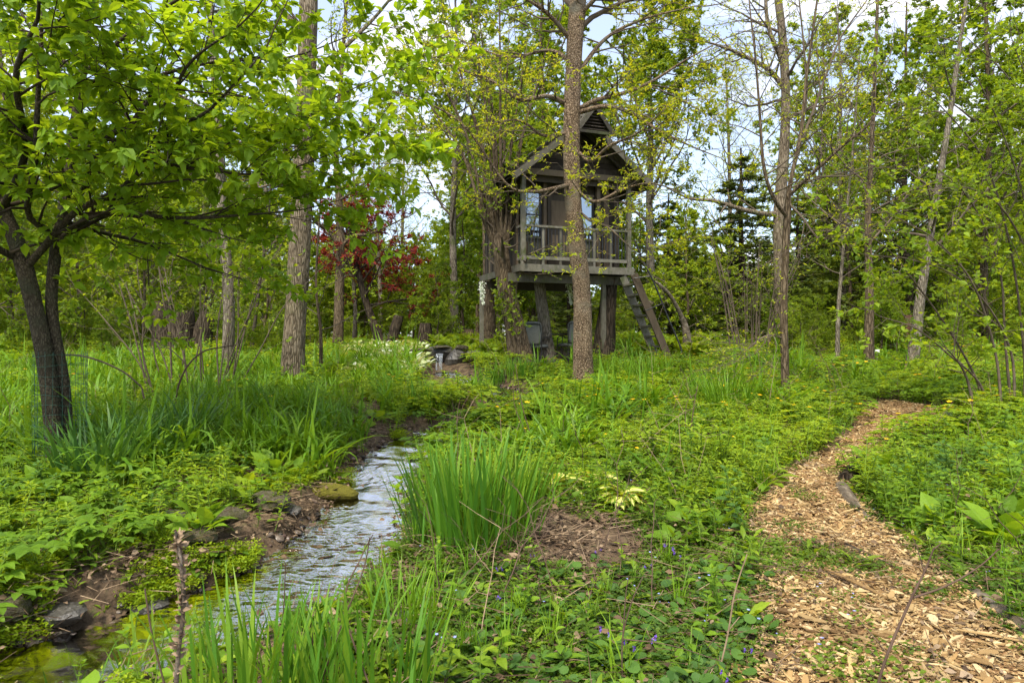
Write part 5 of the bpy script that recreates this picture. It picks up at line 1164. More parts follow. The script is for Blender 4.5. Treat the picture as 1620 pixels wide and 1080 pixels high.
# ---- wood chips: the biggest singly, the rest as one mass
def chip_mesh(seed):
    r = np.random.default_rng(seed); k = 4; L = 1.0; wd_ = r.uniform(.14, .42); t = np.linspace(-.5, .5, k); bend = r.uniform(-.15, .15); hw2 = wd_ / 2 * (1 - .5 * (np.abs(t) * 2) ** r.uniform(1.5, 5)) * r.uniform(.8, 1.1, k); sk = r.uniform(-.1, .1)
    zt = bend * (t * 2) ** 2 * .4; top = []; th = r.uniform(.03, .09)
    for s_ in (1, -1):
        top += [np.stack([-hw2 + sk * t, t, zt + s_ * th / 2], -1), np.stack([hw2 + sk * t, t, zt + s_ * th / 2], -1)]
    V = np.concatenate(top); Q = []
    for i in range(k - 1): Q += [(i, k + i, k + i + 1, i + 1), (2 * k + i, 2 * k + i + 1, 3 * k + i + 1, 3 * k + i), (i, i + 1, 2 * k + i + 1, 2 * k + i), (k + i, 3 * k + i, 3 * k + i + 1, k + i + 1)]
    Q += [(0, 2 * k, 3 * k, k), (k - 1, 2 * k - 1, 4 * k - 1, 3 * k - 1)]; mb = MB(); mb.add(V, None, Q); return mb.mesh('chip', M['chip'])
CH = [chip_mesh(k) for k in range(10)]
n = 300000; x = RNG.uniform(.4, 9, n); y = RNG.uniform(2.0, 12.5, n); ok = RNG.random(n) < np.interp(y, [2, 4, 6, 9, 12], [1, 1, .8, .5, .35]); x, y = x[ok], y[ok]
jx = RNG.normal(0, .05, len(x)); jy = RNG.normal(0, .05, len(x)); ins = inpoly(x, y); x, y = (x + jx)[ins], (y + jy)[ins]
bare = vnoise(np.stack([x, y], -1) * 1.8, 77) > 1.0; x, y = x[~bare], y[~bare]
Lc = RNG.gamma(1.7, .0145, len(x)) + .010; zz = zg(x, y) + .03 + RNG.uniform(-.006, .012, len(x)); vis = (np.abs(x / y) < .78) & (y > 2.8)
big = np.where(vis)[0]; big = big[np.argsort(-(Lc / y)[big])][:295]; rest = np.setdiff1d(np.arange(len(x)), big); rot = np.stack([RNG.normal(0, .28, len(x)), RNG.normal(0, .28, len(x)), RNG.uniform(0, 6.28, len(x))], -1)
for i in big: link('wood_chip', CH[i % 10], path, (x[i], y[i], zz[i] + .008), tuple(rot[i] * np.array([.6, .6, 1])), (Lc[i],) * 3)
scatter('wood_chips', 'small orange and tan wood chips covering the path', 'wood chips', [bpy.data.objects.new('proto_chip', c) for c in CH], np.stack([x, y, zz], -1)[rest], rot[rest], Lc[rest], path)
print('chips', len(rest))
for px, py, L_, rz in [(1203, 810, .30, 1.5), (1168, 850, .34, 1.45), (1355, 935, .5, .35), (1350, 815, .26, -1.1), (1337, 805, .2, -.5), (1565, 1020, .3, 1.2)]:
    g = G(px, py); link('wood_splinter', CH[int(L_ * 100) % 10], path, (g[0], g[1], g[2] + .055), (0.05, 0, rz), (L_ * .22, L_, L_ * .3))
# ------------------------------------------------------------------ plants
def stemtube(mb, pts, r, mi=0, sides=3): mb_l = np.array(pts, float); tubes(mb, [(mb_l, np.linspace(r, r * .5, len(mb_l)))], sides, mi)
def p_rosette(seed, n, L, tpl, h=.5, droop=.5, wob=.4, pet=.4):
    r = np.random.default_rng(seed); mb = MB(); az = np.arange(n) * 2.4 + r.normal(0, .3, n); el = r.uniform(.25, 1.0, n) * h; l = L * r.uniform(.6, 1.2, n)
    D = np.stack([np.cos(az), np.sin(az), el], -1); D = nrm(D); B = D * (l * pet)[:, None]
    for i in range(n): stemtube(mb, [(0, 0, 0), B[i] * .6 + np.array([0, 0, .01]), B[i]], .003)
    D2 = D.copy(); D2[:, 2] -= droop * r.uniform(.3, 1, n); leaves(mb, tpl, B, D2, l, jit=.25, rng=r); return mb
def p_stem(seed, H, pairs, L, tpl, whorl=2, top=3):
    r = np.random.default_rng(seed); mb = MB(); lean = r.normal(0, .06, 2); pt = lambda t: np.array([lean[0] * t, lean[1] * t, H * t])
    stemtube(mb, [pt(0), pt(.5), pt(1)], .005, 1, 4); P = []; D = []; S = []
    for k in range(pairs):
        t = .25 + .7 * k / max(1, pairs - 1); a0 = k * 1.57 + r.normal(0, .3)
        for q in range(whorl):
            a = a0 + q * 2 * math.pi / whorl; P.append(pt(t)); D.append((math.cos(a), math.sin(a), r.uniform(.05, .5))); S.append(L * (1.1 - .5 * t) * r.uniform(.75, 1.15))
    for q in range(top): a = q * 2.1 + r.uniform(0, 1); P.append(pt(1)); D.append((math.cos(a), math.sin(a), .8)); S.append(L * .5)
    leaves(mb, tpl, P, D, S, jit=.2, rng=r); return mb
def p_lobed(seed, n, H, L, flower=0):
    """clump of long-stalked deeply lobed leaves"""
    r = np.random.default_rng(seed); mb = MB()
    for i in range(n):
        a = i * 2.4 + r.normal(0, .4); h = H * r.uniform(.5, 1); ex = H * r.uniform(.2, .75); tip = np.array([math.cos(a) * ex, math.sin(a) * ex, h]); stemtube(mb, [(0, 0, 0), tip * np.array([.4, .4, .65]), tip], .003, 1)
        d = np.array([math.cos(a), math.sin(a), -.15]); sd_ = np.array([-math.sin(a), math.cos(a), 0]); l = L * r.uniform(.7, 1.15); P = []; D = []; S = []
        for t, w_ in ((.15, .5), (.5, .55), (.8, .45)):
            for sg in (-1, 1): P.append(tip + d * l * t); D.append(d * .5 + sd_ * sg + np.array([0, 0, .1])); S.append(l * w_)
        P.append(tip + d * l * .7); D.append(d); S.append(l * .6); leaves(mb, DIA_W, P, D, S, jit=.18, rng=r)
    for i in range(flower):
        a = r.uniform(0, 6.28); e = H * r.uniform(.1, .5); tip = np.array([math.cos(a) * e, math.sin(a) * e, H * r.uniform(1.0, 1.2)]); stemtube(mb, [(0, 0, 0), tip], .0025, 1); aa = np.arange(5) * 1.257; leaves(mb, DIA_W, np.tile(tip, (5, 1)), np.stack([np.cos(aa), np.sin(aa), np.full(5, .35)], -1), .04, mi=2, jit=.1, rng=r)
    return mb
DIA_W = dia_tpl(.75, .1, .12)
def p_grass(seed, n, L, w_, lean, arch, spread=.05, seg=5):
    r = np.random.default_rng(seed); mb = MB()
    for i in range(n): blade(mb, (r.normal(0, spread), r.normal(0, spread), -.02), r.uniform(0, 6.28), L * r.uniform(.55, 1.1), w_ * r.uniform(.7, 1.2), abs(r.normal(0, lean)), abs(r.normal(arch, arch * .5)), seg, twist=r.normal(0, .4))
    return mb
def p_mat(seed, n, rad, h, L, tpl, flowers=0, fm=1):
    r = np.random.default_rng(seed); mb = MB(); q = np.sqrt(r.random(n)) * rad; a = r.uniform(0, 6.28, n); P = np.stack([q * np.cos(a), q * np.sin(a), r.random(n) ** 1.3 * h], -1); az = r.uniform(0, 6.28, n)
    leaves(mb, tpl, P, np.stack([np.cos(az), np.sin(az), r.uniform(-.1, .7, n)], -1), L * r.uniform(.6, 1.3, n), jit=.35, rng=r)
    for i in range(flowers):
        q = math.sqrt(r.random()) * rad; a = r.uniform(0, 6.28); c = np.array([q * math.cos(a), q * math.sin(a), h * 1.25]); stemtube(mb, [c * np.array([1, 1, 0]), c], .0012); aa = np.arange(5) * 1.257; leaves(mb, DIA_W, np.tile(c, (5, 1)), np.stack([np.cos(aa), np.sin(aa), np.full(5, .5)], -1), .011 if fm == 1 else .018, mi=1, jit=.1, rng=r)
    return mb
def p_fern(seed, n, L):
    r = np.random.default_rng(seed); mb = MB()
    for i in range(n):
        a = i * 2 * math.pi / n + r.normal(0, .25); l = L * r.uniform(.75, 1.1); t = np.linspace(0, 1, 9); ang = .25 + 1.15 * t ** 1.5; hx = np.concatenate([[0], np.cumsum(np.sin(ang[:-1]) * l / 8)]); hz = np.concatenate([[0], np.cumsum(np.cos(ang[:-1]) * l / 8)]); C = np.stack([hx * math.cos(a), hx * math.sin(a), hz], -1); stemtube(mb, C, .004)
        P = []; D = []; S = []; sd_ = np.array([-math.sin(a), math.cos(a), 0])
        for k in range(22):
            u = .12 + .86 * k / 22; i0 = min(7, int(u * 8)); f = u * 8 - i0; c = C[i0] * (1 - f) + C[i0 + 1] * f; dd = nrm(C[i0 + 1] - C[i0])
            for sg in (-1, 1): P.append(c); D.append(sd_ * sg + dd * .45); S.append(l * .27 * math.sin(math.pi * min(1, .18 + u * .8)) + .012)
        leaves(mb, dia_tpl(.26, .05, .1), P, D, S, up=np.array([math.cos(a) * -.3, math.sin(a) * -.3, 1]), jit=.12, rng=r)
    return mb
def p_palm(seed, n, H, L, five=5):
    """stalks each ending in a hand of leaflets"""
    r = np.random.default_rng(seed); mb = MB()
    for i in range(n):
        a = i * 2.4 + r.normal(0, .4); e = H * r.uniform(.2, .9); tip = np.array([math.cos(a) * e, math.sin(a) * e, H * r.uniform(.55, 1)]); stemtube(mb, [(0, 0, 0), tip * np.array([.5, .5, .8]), tip], .0035, 1, 4); aa = a + np.linspace(-1.7, 1.7, five); l = L * r.uniform(.75, 1.15)
        leaves(mb, LEAF8, np.tile(tip, (five, 1)), np.stack([np.cos(aa), np.sin(aa), np.full(five, .02)], -1), l * (1 - .25 * np.abs(np.linspace(-1, 1, five))), jit=.15, rng=r)
    return mb
def p_litter(seed, n, rad):
    r = np.random.default_rng(seed); mb = MB(); P = np.stack([r.normal(0, rad, n), r.normal(0, rad, n), r.uniform(.004, .03, n)], -1); az = r.uniform(0, 6.28, n); leaves(mb, LEAF8, P, np.stack([np.cos(az), np.sin(az), r.normal(0, .25, n)], -1), r.uniform(.03, .075, n), jit=.5, rng=r)
    for i in range(5): p = np.array([r.normal(0, rad), r.normal(0, rad), .015]); a = r.uniform(0, 6.28); l = r.uniform(.08, .3); stemtube(mb, [p, p + np.array([math.cos(a) * l, math.sin(a) * l, r.uniform(0, .04)])], .003)
    return mb

ST = M['stem']
ROS = [proto('rosette', p_rosette(200 + k, 7 + k, .11, LEAF8, .9, .5), M['weed']) for k in range(3)] + [proto('rosette', p_rosette(210 + k, 8, .10, LEAF8N, 1.6, .4), M['weed2']) for k in range(2)]
STM = [proto('stem_weed', p_stem(220 + k, .30, 5, .10, LEAF8, 2), [M['weed'], ST]) for k in range(2)] + [proto('stem_weed', p_stem(225 + k, .30, 7, .11, LEAF8N, 3), [M['weed2'], ST]) for k in range(2)] + [proto('stem_weed', p_stem(228, .26, 5, .085, LEAF8, 2), [M['weed3'], ST])]
LOB = [proto('poppy', p_lobed(230 + k, 11, .32, .17, 0), [M['weed'], ST]) for k in range(2)] + [proto('poppy', p_lobed(235 + k, 11, .32, .17, 1), [M['weed2'], ST, M['yellowpetal']]) for k in range(1)] + [proto('poppy', p_lobed(238 + k, 11, .32, .17, 0), [M['weed2'], ST]) for k in range(2)]
LOBF = [proto('poppy', p_lobed(250 + k, 9, .32, .16, 2), [M['weed2'], ST, M['yellowpetal']]) for k in range(2)]
LILY = [proto('daylily', p_grass(260 + k, 20, .66, .027, .35, 1.9, .05, 7), M['lily']) for k in range(4)]
GRS = [proto('grass', p_grass(270 + k, 16, .34, .008, .3, .9, .03, 4), M['lily']) for k in range(2)]
MAT = [proto('mat', p_mat(280 + k, 100, .16, .05, .026, DIA_W), M['matleaf']) for k in range(7)] + [proto('mat', p_mat(284, 80, .16, .05, .024, DIA_W, 2), [M['matleaf'], M['bluepetal']])]
CRS = [proto('cress', p_mat(290 + k, 170, .13, .09, .026, dia_tpl(.5, .1, 0)), M['cress']) for k in range(3)]
VIO = [proto('violet', p_rosette(300 + k, 8, .065, ROUND, 1.2, .6, pet=1.1), M['weed3']) for k in range(2)]
VIOF = []
for k in range(2):
    m_ = p_rosette(305 + k, 6, .06, ROUND, 1.2, .6, pet=1.1); r_ = np.random.default_rng(k)
    for q in range(2):
        c = np.array([r_.normal(0, .03), r_.normal(0, .03), r_.uniform(.10, .14)]); stemtube(m_, [(0, 0, 0), c], .0014); aa = np.arange(5) * 1.257; leaves(m_, DIA_W, np.tile(c, (5, 1)), np.stack([np.cos(aa), -.4 + np.sin(aa) * .3, np.sin(aa)], -1), .019, mi=1, jit=.2, rng=r_)
    VIOF.append(proto('violet', m_, [M['weed3'], M['violet']]))
FRN = [proto('fern', p_fern(310 + k, 8, .55), M['weed2']) for k in range(2)]
LIT = [proto('litter', p_litter(320 + k, 14, .12), M['litter']) for k in range(3)]
PALE = [proto('pale_patch', p_rosette(330 + k, 12, .13, LEAF8, 1.4, .6, pet=1.0), M['pale']) for k in range(2)]
PALM = [proto('creeper', p_palm(340 + k, 6, .24, .12), [M['weed'], ST]) for k in range(2)]

# candidate points over the whole place, a little beyond what the camera sees
def cand(n, y0, y1, pw=1.0):
    y = y0 + (y1 - y0) * RNG.random(n) ** pw; x = RNG.uniform(-1, 1, n) * (y * .86 + 1.2); return x, y
def zone(x, y):
    z = zg(x, y); px, py = topx(x, y, z); return z, px, py, sdist(x, y), inpoly(x, y)
def put(name, label, cat, protos, x, y, z, s0, s1, tilt=.1, mul=1.0, patchy=.72):
    if name != 'cress_cover': dry_ = ~((sdist(x, y) < .5) & (z < wz(y) + .01)); mul = mul[dry_] if np.ndim(mul) else mul; x, y, z = x[dry_], y[dry_], z[dry_]
    n = len(x); rot = np.stack([RNG.normal(0, tilt, n), RNG.normal(0, tilt, n), RNG.uniform(0, 6.28, n)], -1); print(name, n); return scatter(name, label, cat, protos, np.stack([x, y, z], -1), rot, RNG.uniform(s0, s1, n) * mul, patchy=patchy if len(protos) > 2 else 0)
soil_c = np.array([unp(925, 855, zg1)])[0]
def baremask(x, y): return ((x - soil_c[0]) / .55) ** 2 + ((y - soil_c[1]) / .62) ** 2
tong = np.array([unp(a, c, zg1) for a, c in [(1190, 868), (1290, 862), (1400, 905), (1370, 930), (1290, 905), (1195, 930)]])
def keepout(px, py, ins, e): return ins | (e < .10) | ((px > 832) & (px < 912) & (py < 588) & (py > 558)) | ((px > 652) & (px < 752) & (py < 622) & (py > 566))

def stone_zone(px, py): return (px > 262) & (px < 545) & (py > 768) & (py < 870) & (np.abs(py - (905 - (px - 262) * .42)) < 52)
# density classes
x, y = cand(11000, 7.0, 40, 1.25); z, px, py, e, ins = zone(x, y); ok = ~keepout(px, py, ins, e) & ~((px > 1020) & (px < 1100) & (y > 15.5) & (y < 19)); leftlily = (px < 640) & (y < 14.5)
k = ok & ~leftlily & (RNG.random(len(x)) < np.interp(y, [7, 11], [.25, 1])); put('poppy_cover', 'lobed bright green celandine leaves carpeting the clearing', 'ground cover', LOB, x[k], y[k], z[k], .45, 1.1, mul=.55 + .5 * np.clip(.6 + .8 * vnoise(np.stack([x[k], y[k]], -1) * .9, 93), 0, 1.6))
x, y = cand(420, 8.5, 26, 1.0); z, px, py, e, ins = zone(x, y); k = ~keepout(px, py, ins, e) & ((px > 950) | (RNG.random(len(x)) < .3)); put('poppy_blooms', 'celandine with yellow poppy flowers dotted over the clearing', 'flowers', LOBF, x[k], y[k], z[k], .8, 1.2)
x, y = cand(5200, 6.2, 15.5, 1.0); z, px, py, e, ins = zone(x, y); k = ~keepout(px, py, ins, e) & (px < 640 + 40 * vnoise(np.stack([x, y], -1), 91)) & (e > .25) & (py < 735) & (RNG.random(len(x)) < np.clip(.55 + .5 * vnoise(np.stack([x, y], -1) * .8, 92), .1, 1)); put('daylily_bed', 'arching strap leaves of the daylily bed behind the brook', 'ground cover', LILY, x[k], y[k], z[k], .6, 1.15)
x, y = cand(7000, 5.2, 16, 1.0); z, px, py, e, ins = zone(x, y); k = ~keepout(px, py, ins, e) & (baremask(x, y) > 1.1) & ((px > 620) | (py < 660) | (RNG.random(len(x)) < .3)); put('weed_stems', 'upright leafy weeds of the middle ground', 'ground cover', STM, x[k], y[k], z[k], .55, 1.25)
x, y = cand(6500, 2.3, 8.5, .8); z, px, py, e, ins = zone(x, y); tg = inpoly(x, y, tong); dens = np.where(px > 1380, .8, np.where(px < 560, .8, .55)); k = (~ins | tg) & (e > .08) & (baremask(x, y) > .9) & (RNG.random(len(x)) < dens) & ~stone_zone(px, py); put('low_weeds', 'mixed low broad-leaved weeds of the foreground', 'ground cover', ROS, x[k], y[k], z[k], .6, 1.4)
x, y = cand(1100, 3.0, 7.5, .9); z, px, py, e, ins = zone(x, y); k = ~ins & (e > .2) & (baremask(x, y) > 1.2) & ((px > 1400) | (px < 330) | (RNG.random(len(x)) < .22)) & ~stone_zone(px, py); put('foreground_weed_stems', 'leafy upright weeds beside path and brook', 'ground cover', STM, x[k], y[k], z[k], .5, 1.1)
x, y = cand(6000, 2.2, 8.0, .8); z, px, py, e, ins = zone(x, y); tg = inpoly(x, y, tong); z = z + .03 * ins; k = (~ins | tg | (RNG.random(len(x)) < .05)) & (e > .15) & (px > 560) & (baremask(x, y) > .55 + .5 * RNG.random(len(x))); put('speedwell_mat', 'tiny creeping speedwell leaves with pale blue flowers', 'ground cover', MAT, x[k], y[k], z[k], .6, 1.2)
x, y = cand(1800, 2.4, 6.0, .9); z, px, py, e, ins = zone(x, y); k = ~ins & (e > .2) & (px > 640) & (px < 1290) & (py > 900); put('violet_leaves', 'round violet leaves of the foreground', 'ground cover', VIO, x[k], y[k], z[k], .6, 1.15)
x, y = cand(120, 2.6, 5.4, 1.0); z, px, py, e, ins = zone(x, y); k = ~ins & (e > .2) & (px > 780) & (px < 1320) & (py > 890); put('violet_blooms', 'violets in purple bloom among the foreground weeds', 'flowers', VIOF, x[k], y[k], z[k], .7, 1.1)
x, y = cand(5200, 2.2, 10, .9); z, px, py, e, ins = zone(x, y); k = (~ins | (RNG.random(len(x)) < .07)) & (e > .02); z = z + .03 * ins; put('leaf_litter', 'dead brown leaves and twigs on the soil', 'leaf litter', LIT, x[k], y[k], z[k], .6, 1.3)
x, y = cand(30000, 3.0, 9.5, .8); z, px, py, e, ins = zone(x, y); sidel = px < np.interp(py, [700, 780, 850, 920, 1000, 1080], [640, 560, 500, 400, 330, 200]); nzv = vnoise(np.stack([x, y], -1) * 2.2, 95)
k = (e > -.14) & (e < .62) & sidel & (nzv > -.3); k &= (e > 0) | ((nzv > .75) & (py < 940) & (e > -.2)); k &= ~(stone_zone(px, py) & (nzv < .35)); k &= ~((py > 925) & (e < .04)); zz = np.maximum(z, wz(y) + .04); put('cress_cover', 'bright lime cress along the left edge of the brook', 'ground cover', CRS, x[k], y[k], zz[k], .6, 1.1)
x, y = cand(800, 4, 8.6, 1); z, px, py, e, ins = zone(x, y); k = ~ins & (e > .12) & (px < 330) & (py > 735) & ~stone_zone(px, py); put('creeper_cover', 'five-fingered creeper leaves at the lower left', 'ground cover', PALM, x[k], y[k], z[k], .6, 1.25)
x, y = cand(1500, 14, 24, 1); z, px, py, e, ins = zone(x, y); k = ((px > 690) & (px < 790) & (py < 575)) | ((px > 990) & (px < 1130) & (y > 17)); k |= (px > 600) & (px < 780) & (py > 618) & (RNG.random(len(x)) < .5); put('fern_cover', 'yellow green ferns around waterfall and treehouse', 'ferns', FRN, x[k], y[k], z[k], .8, 1.3)
x, y = cand(6000, 13, 24, 1); z, px, py, e, ins = zone(x, y); k = (px > 555) & (px < 672) & (py > 552) & (py < 600) & (RNG.random(len(x)) < .8); put('variegated_cover', 'white splashed groundcover leaves left of the waterfall', 'ground cover', PALE, x[k], y[k], z[k] + .1, .8, 1.4)
x, y = cand(900, 3, 12, 1); z, px, py, e, ins = zone(x, y); k = (~ins) & (e > .1) & (baremask(x, y) > 1.2) & (px > 500); put('grass_tufts', 'thin grass tufts scattered among the weeds', 'grass', GRS, x[k], y[k], z[k], .5, 1.1)

x, y = cand(2600, 5.5, 22, 1.0); z, px, py, e, ins = zone(x, y); nv_ = vnoise(np.stack([x, y], -1) * .8, 97); k = ~keepout(px, py, ins, e) & (baremask(x, y) > 1.6) & (nv_ > .25) & ((px > 640) | (py < 640)) & ~((px > 1290) & (px < 1560) & (py > 625) & (py < 760)) & ~((px > 1020) & (px < 1100) & (y > 15.5)); put('tall_weeds', 'patches of tall leafy weeds standing above the carpet', 'ground cover', STM, x[k], y[k], z[k], 1.1, 1.9)
x, y = cand(700, 6.5, 20, 1.0); z, px, py, e, ins = zone(x, y); k = ~keepout(px, py, ins, e) & (baremask(x, y) > 1.6) & ~((px > 1270) & (py > 620) & (py < 790)); put('tall_grass_tufts', 'taller grass tufts across the middle ground', 'grass', GRS + LILY[:1], x[k], y[k], z[k], .9, 1.6)
BRD = [proto('broadleaf', p_rosette(360 + k, 9, .20, LEAF8, 1.6, .6, pet=.5), M['weed2'] if k < 2 else M['weed']) for k in range(4)]
x, y = cand(1500, 5.0, 16, 1.0); z, px, py, e, ins = zone(x, y); nv_ = vnoise(np.stack([x, y], -1) * 1.0, 98); k = ~keepout(px, py, ins, e) & (baremask(x, y) > 1.5) & (nv_ > .1) & (e > .25); put('broadleaf_clumps', 'clumps of large broad leaves among the smaller weeds', 'ground cover', BRD, x[k], y[k], z[k], .6, 1.25)
def p_twig(seed):
    r = np.random.default_rng(seed); mb = MB(); lean = r.normal(0, .25, 2); C = np.array([(lean[0] * t * t, lean[1] * t * t, t) for t in np.linspace(0, 1, 6)]) + r.normal(0, .015, (6, 3)); C[0] = 0; stemtube(mb, C, .006, 0, 4)
    for q_ in range(5): i = r.integers(2, 6); d_ = np.array([r.normal(0, .25), r.normal(0, .25), r.uniform(.05, .3)]); stemtube(mb, [C[i], C[i] + d_ * .6 + r.normal(0, .02, 3), C[i] + d_], .003)
    return mb
TWG = [proto('dry_twig', p_twig(350 + k), M['twig_tan'] if k % 2 else M['dry_dark']) for k in range(5)]
x, y = cand(420, 3.5, 20, 1.0); z, px, py, e, ins = zone(x, y); k = ~ins & (e > .15) & ((px > 640) | (y > 8)); put('dry_twigs', 'thin dry dead stalks poking up through the weeds', 'twigs', TWG, x[k], y[k], z[k], .25, .85, .35)

# ---- clumps that stand out, leaf by leaf
def blade_meshes(mat, L, w_, n, lean, arch, seed, seg=6):
    r = np.random.default_rng(seed); out = []
    for k in range(n):
        mb = MB(); blade(mb, (0, 0, 0), 0, L, w_ * r.uniform(.8, 1.2), lean * r.uniform(0, 1), arch * r.uniform(.1, 1.2), seg, twist=r.normal(0, .5)); out.append(mb.mesh('blade', mat, True))
    return out
IB = blade_meshes(M['blade'], 1.0, .031, 16, .07, .40, 1) + blade_meshes(M['blade'], 1.0, .03, 3, .1, 1.3, 11); DRYB = blade_meshes(M['twig_tan'], 1.0, .022, 6, .5, 1.4, 12); DB = blade_meshes(M['daff'], 1.0, .036, 10, .15, 1.0, 2); TB = blade_meshes(M['lily'], 1.0, .016, 10, .15, .9, 3); GB = blade_meshes(M['lily'], 1.0, .020, 10, .1, .5, 4)
def clump(name, label, c, n, rx, ry, L, lean, B, cat='plant', spread=.25, group=None, part='blade'):
    o = empty(name, (c[0], c[1], zg1(c[0], c[1])), label=label, category=cat)
    if group: o['group'] = group
    for i in range(n):
        a = rnd.uniform(0, 6.28); q = math.sqrt(rnd.random()); x_, y_ = q * rx * math.cos(a), q * ry * math.sin(a); l = L * rnd.uniform(.6, 1.08)
        ou = math.atan2(y_, x_) if q > .3 else rnd.uniform(0, 6.28); az = ou + rnd.gauss(0, .9)
        link(part, B[rnd.randrange(len(B))], o, (x_, y_, zg1(c[0] + x_, c[1] + y_) - float(o.location[2]) - .02), (0, lean * q * rnd.uniform(.3, 1.3), az), (l, l, l))
    return o
ic = unp(748, 852, zg1); clump('iris_clump', 'big upright clump of iris blades in the middle of the bank', ic, 298, .48, .34, .78, .26, IB)
for k, (px, py, n, rx, L, lb) in enumerate([(560, 1120, 95, .34, .60, 'iris blades in the bottom foreground right of the stalks over the brook'), (410, 1130, 95, .32, .62, 'iris blades in the bottom foreground just right of the knobbly seed stalk'), (250, 1125, 60, .24, .55, 'iris blades in the bottom foreground behind the knobbly seed stalk'), (120, 1140, 16, .25, .42, 'few spreading iris blades at the bottom left corner')]):
    clump('iris_patch', lb, unp(px, py, zg1), n, rx, .22, L, .3, IB)
clump('grass_patch', 'fresh grass tuft hanging over the brook right of the foreground irises', unp(650, 985, zg1), 130, .24, .22, .42, .7, GB, 'grass')
for px, py, lb in [(215, 745, 'dark blue green daffodil leaves at the foot of the dogwood'), (290, 720, 'dark blue green daffodil leaves right of the dogwood foot'), (150, 765, 'dark strap leaves in front of the dogwood trunks')]: clump('daffodil_clump', lb, unp(px, py, zg1), 130, .34, .28, .85, .5, DB)
for px, py, n, L, lb in [(1150, 658, 230, .9, 'dark green grass tussock left of the slim tree'), (1030, 622, 210, .95, 'grass tussock before the treehouse ladder'), (985, 614, 120, .8, 'grass tussock right of the central trunk'), (1285, 664, 80, .42, 'strap leaf tuft left of the path end')]: clump('grass_tussock', lb, unp(px, py, zg1), n, .34, .3, L, .45, TB, 'grass')
for px, py, n, L, lb in [(775, 616, 120, .55, 'iris clump before the waterfall'), (825, 612, 90, .55, 'iris clump in front of the leaning support tree'), (670, 652, 70, .6, 'broad strap leaves behind the brook bend'), (1110, 640, 70, .6, 'small strap leaf clump left of the dark tussock')]: clump('distant_iris', lb, unp(px, py, zg1), n, .3, .25, L, .3, IB)

def thatch(c, root_label, n, rx, ry, L):
    o = [q for q in bpy.data.objects if q.get('label') == root_label][0]
    for i in range(n):
        a = rnd.uniform(0, 6.28); q = rnd.uniform(.4, 1.05); x_, y_ = q * rx * math.cos(a), q * ry * math.sin(a); l = L * rnd.uniform(.4, 1.1); link('dry_blade', DRYB[rnd.randrange(6)], o, (x_, y_, zg1(c[0] + x_, c[1] + y_) - float(o.location[2]) - .01), (0, rnd.uniform(.6, 1.3), a + rnd.gauss(0, .7)), (l, l, l))
thatch(ic, 'big upright clump of iris blades in the middle of the bank', 130, .5, .36, .36)

# hostas with cream centres
def hosta_leaf(seed):
    r = np.random.default_rng(seed); mb = MB(); n = 7; t = np.linspace(0, 1, n); w_ = .19 * np.sin(np.pi * t ** .75) ** .8; zc = .55 * t - .75 * t ** 2; cols = np.array([-1, -.5, 0, .5, 1.]); V = np.stack([np.outer(w_, cols), np.repeat(t[:, None], 5, 1), zc[:, None] + .25 * np.outer(w_, np.abs(cols)) + .012 * np.sin(t * 14)[:, None] * np.abs(cols)], -1)
    for i in range(n - 1):
        pass
    i = np.arange(n - 1)[:, None] * 5; j = np.arange(4)[None]; Q = np.stack([i + j, i + j + 1, i + j + 6, i + j + 5], -1); V = V.reshape(-1, 3); mb.add(V, None, Q[:, [0, 3]].reshape(-1, 4), 0); mb.add(V + np.array([0, 0, .0005]), None, Q[:, [1, 2]].reshape(-1, 4), 1); return mb.mesh('leaf', [M['hosta_green'], M['hosta_cream']], True)
HL = [hosta_leaf(k) for k in range(3)]
for px, py, n, lb in [(985, 806, 34, 'cream striped hosta right of the bare soil'), (880, 782, 24, 'cream striped hosta just right of the iris clump'), (945, 775, 18, 'small cream striped hosta between the two larger ones')]:
    c = unp(px, py, zg1); o = empty('hosta', (c[0], c[1], zg1(*c)), label=lb, category='plant')
    for i in range(n): a = i * 2.4; link('leaf', HL[i % 3], o, (.03 * math.cos(a), .03 * math.sin(a), .04 + .10 * rnd.random()), (rnd.uniform(-.1, .45), rnd.gauss(0, .2), a), (rnd.uniform(.2, .30),) * 3)
# single leafy weeds of the foreground, each leaf its own piece
mbl = MB(); mbl.add(*LEAF8); LW = mbl.mesh('leaf', M['weed']); mbl = MB(); mbl.add(*LEAF8); LW2 = mbl.mesh('leaf', M['weed2'])
def weed(label, px, py, H, L, pairs, me, whorl=2, group=None):
    c = unp(px, py, zg1); o = empty('leafy_weed', (c[0], c[1], zg1(*c)), label=label, category='plant'); mb = MB(); ln = (rnd.gauss(0, .03), rnd.gauss(0, .03)); stemtube(mb, [(0, 0, -.02), (ln[0], ln[1], H * .5), (ln[0] * 2, ln[1] * 2, H)], .006, 0, 6); mb.obj('stem', ST, o)
    if group: o['group'] = group
    for k in range(pairs):
        t = .3 + .7 * k / max(1, pairs - 1); a0 = k * 1.57 + rnd.gauss(0, .25)
        for q in range(whorl):
            a = a0 + q * 2 * math.pi / whorl; l = L * (1.15 - .5 * t) * rnd.uniform(.8, 1.1); link('leaf', me, o, (ln[0] * 2 * t, ln[1] * 2 * t, H * t), (rnd.uniform(-.15, .45), rnd.gauss(0, .15), a - 1.57), (l, l, l))
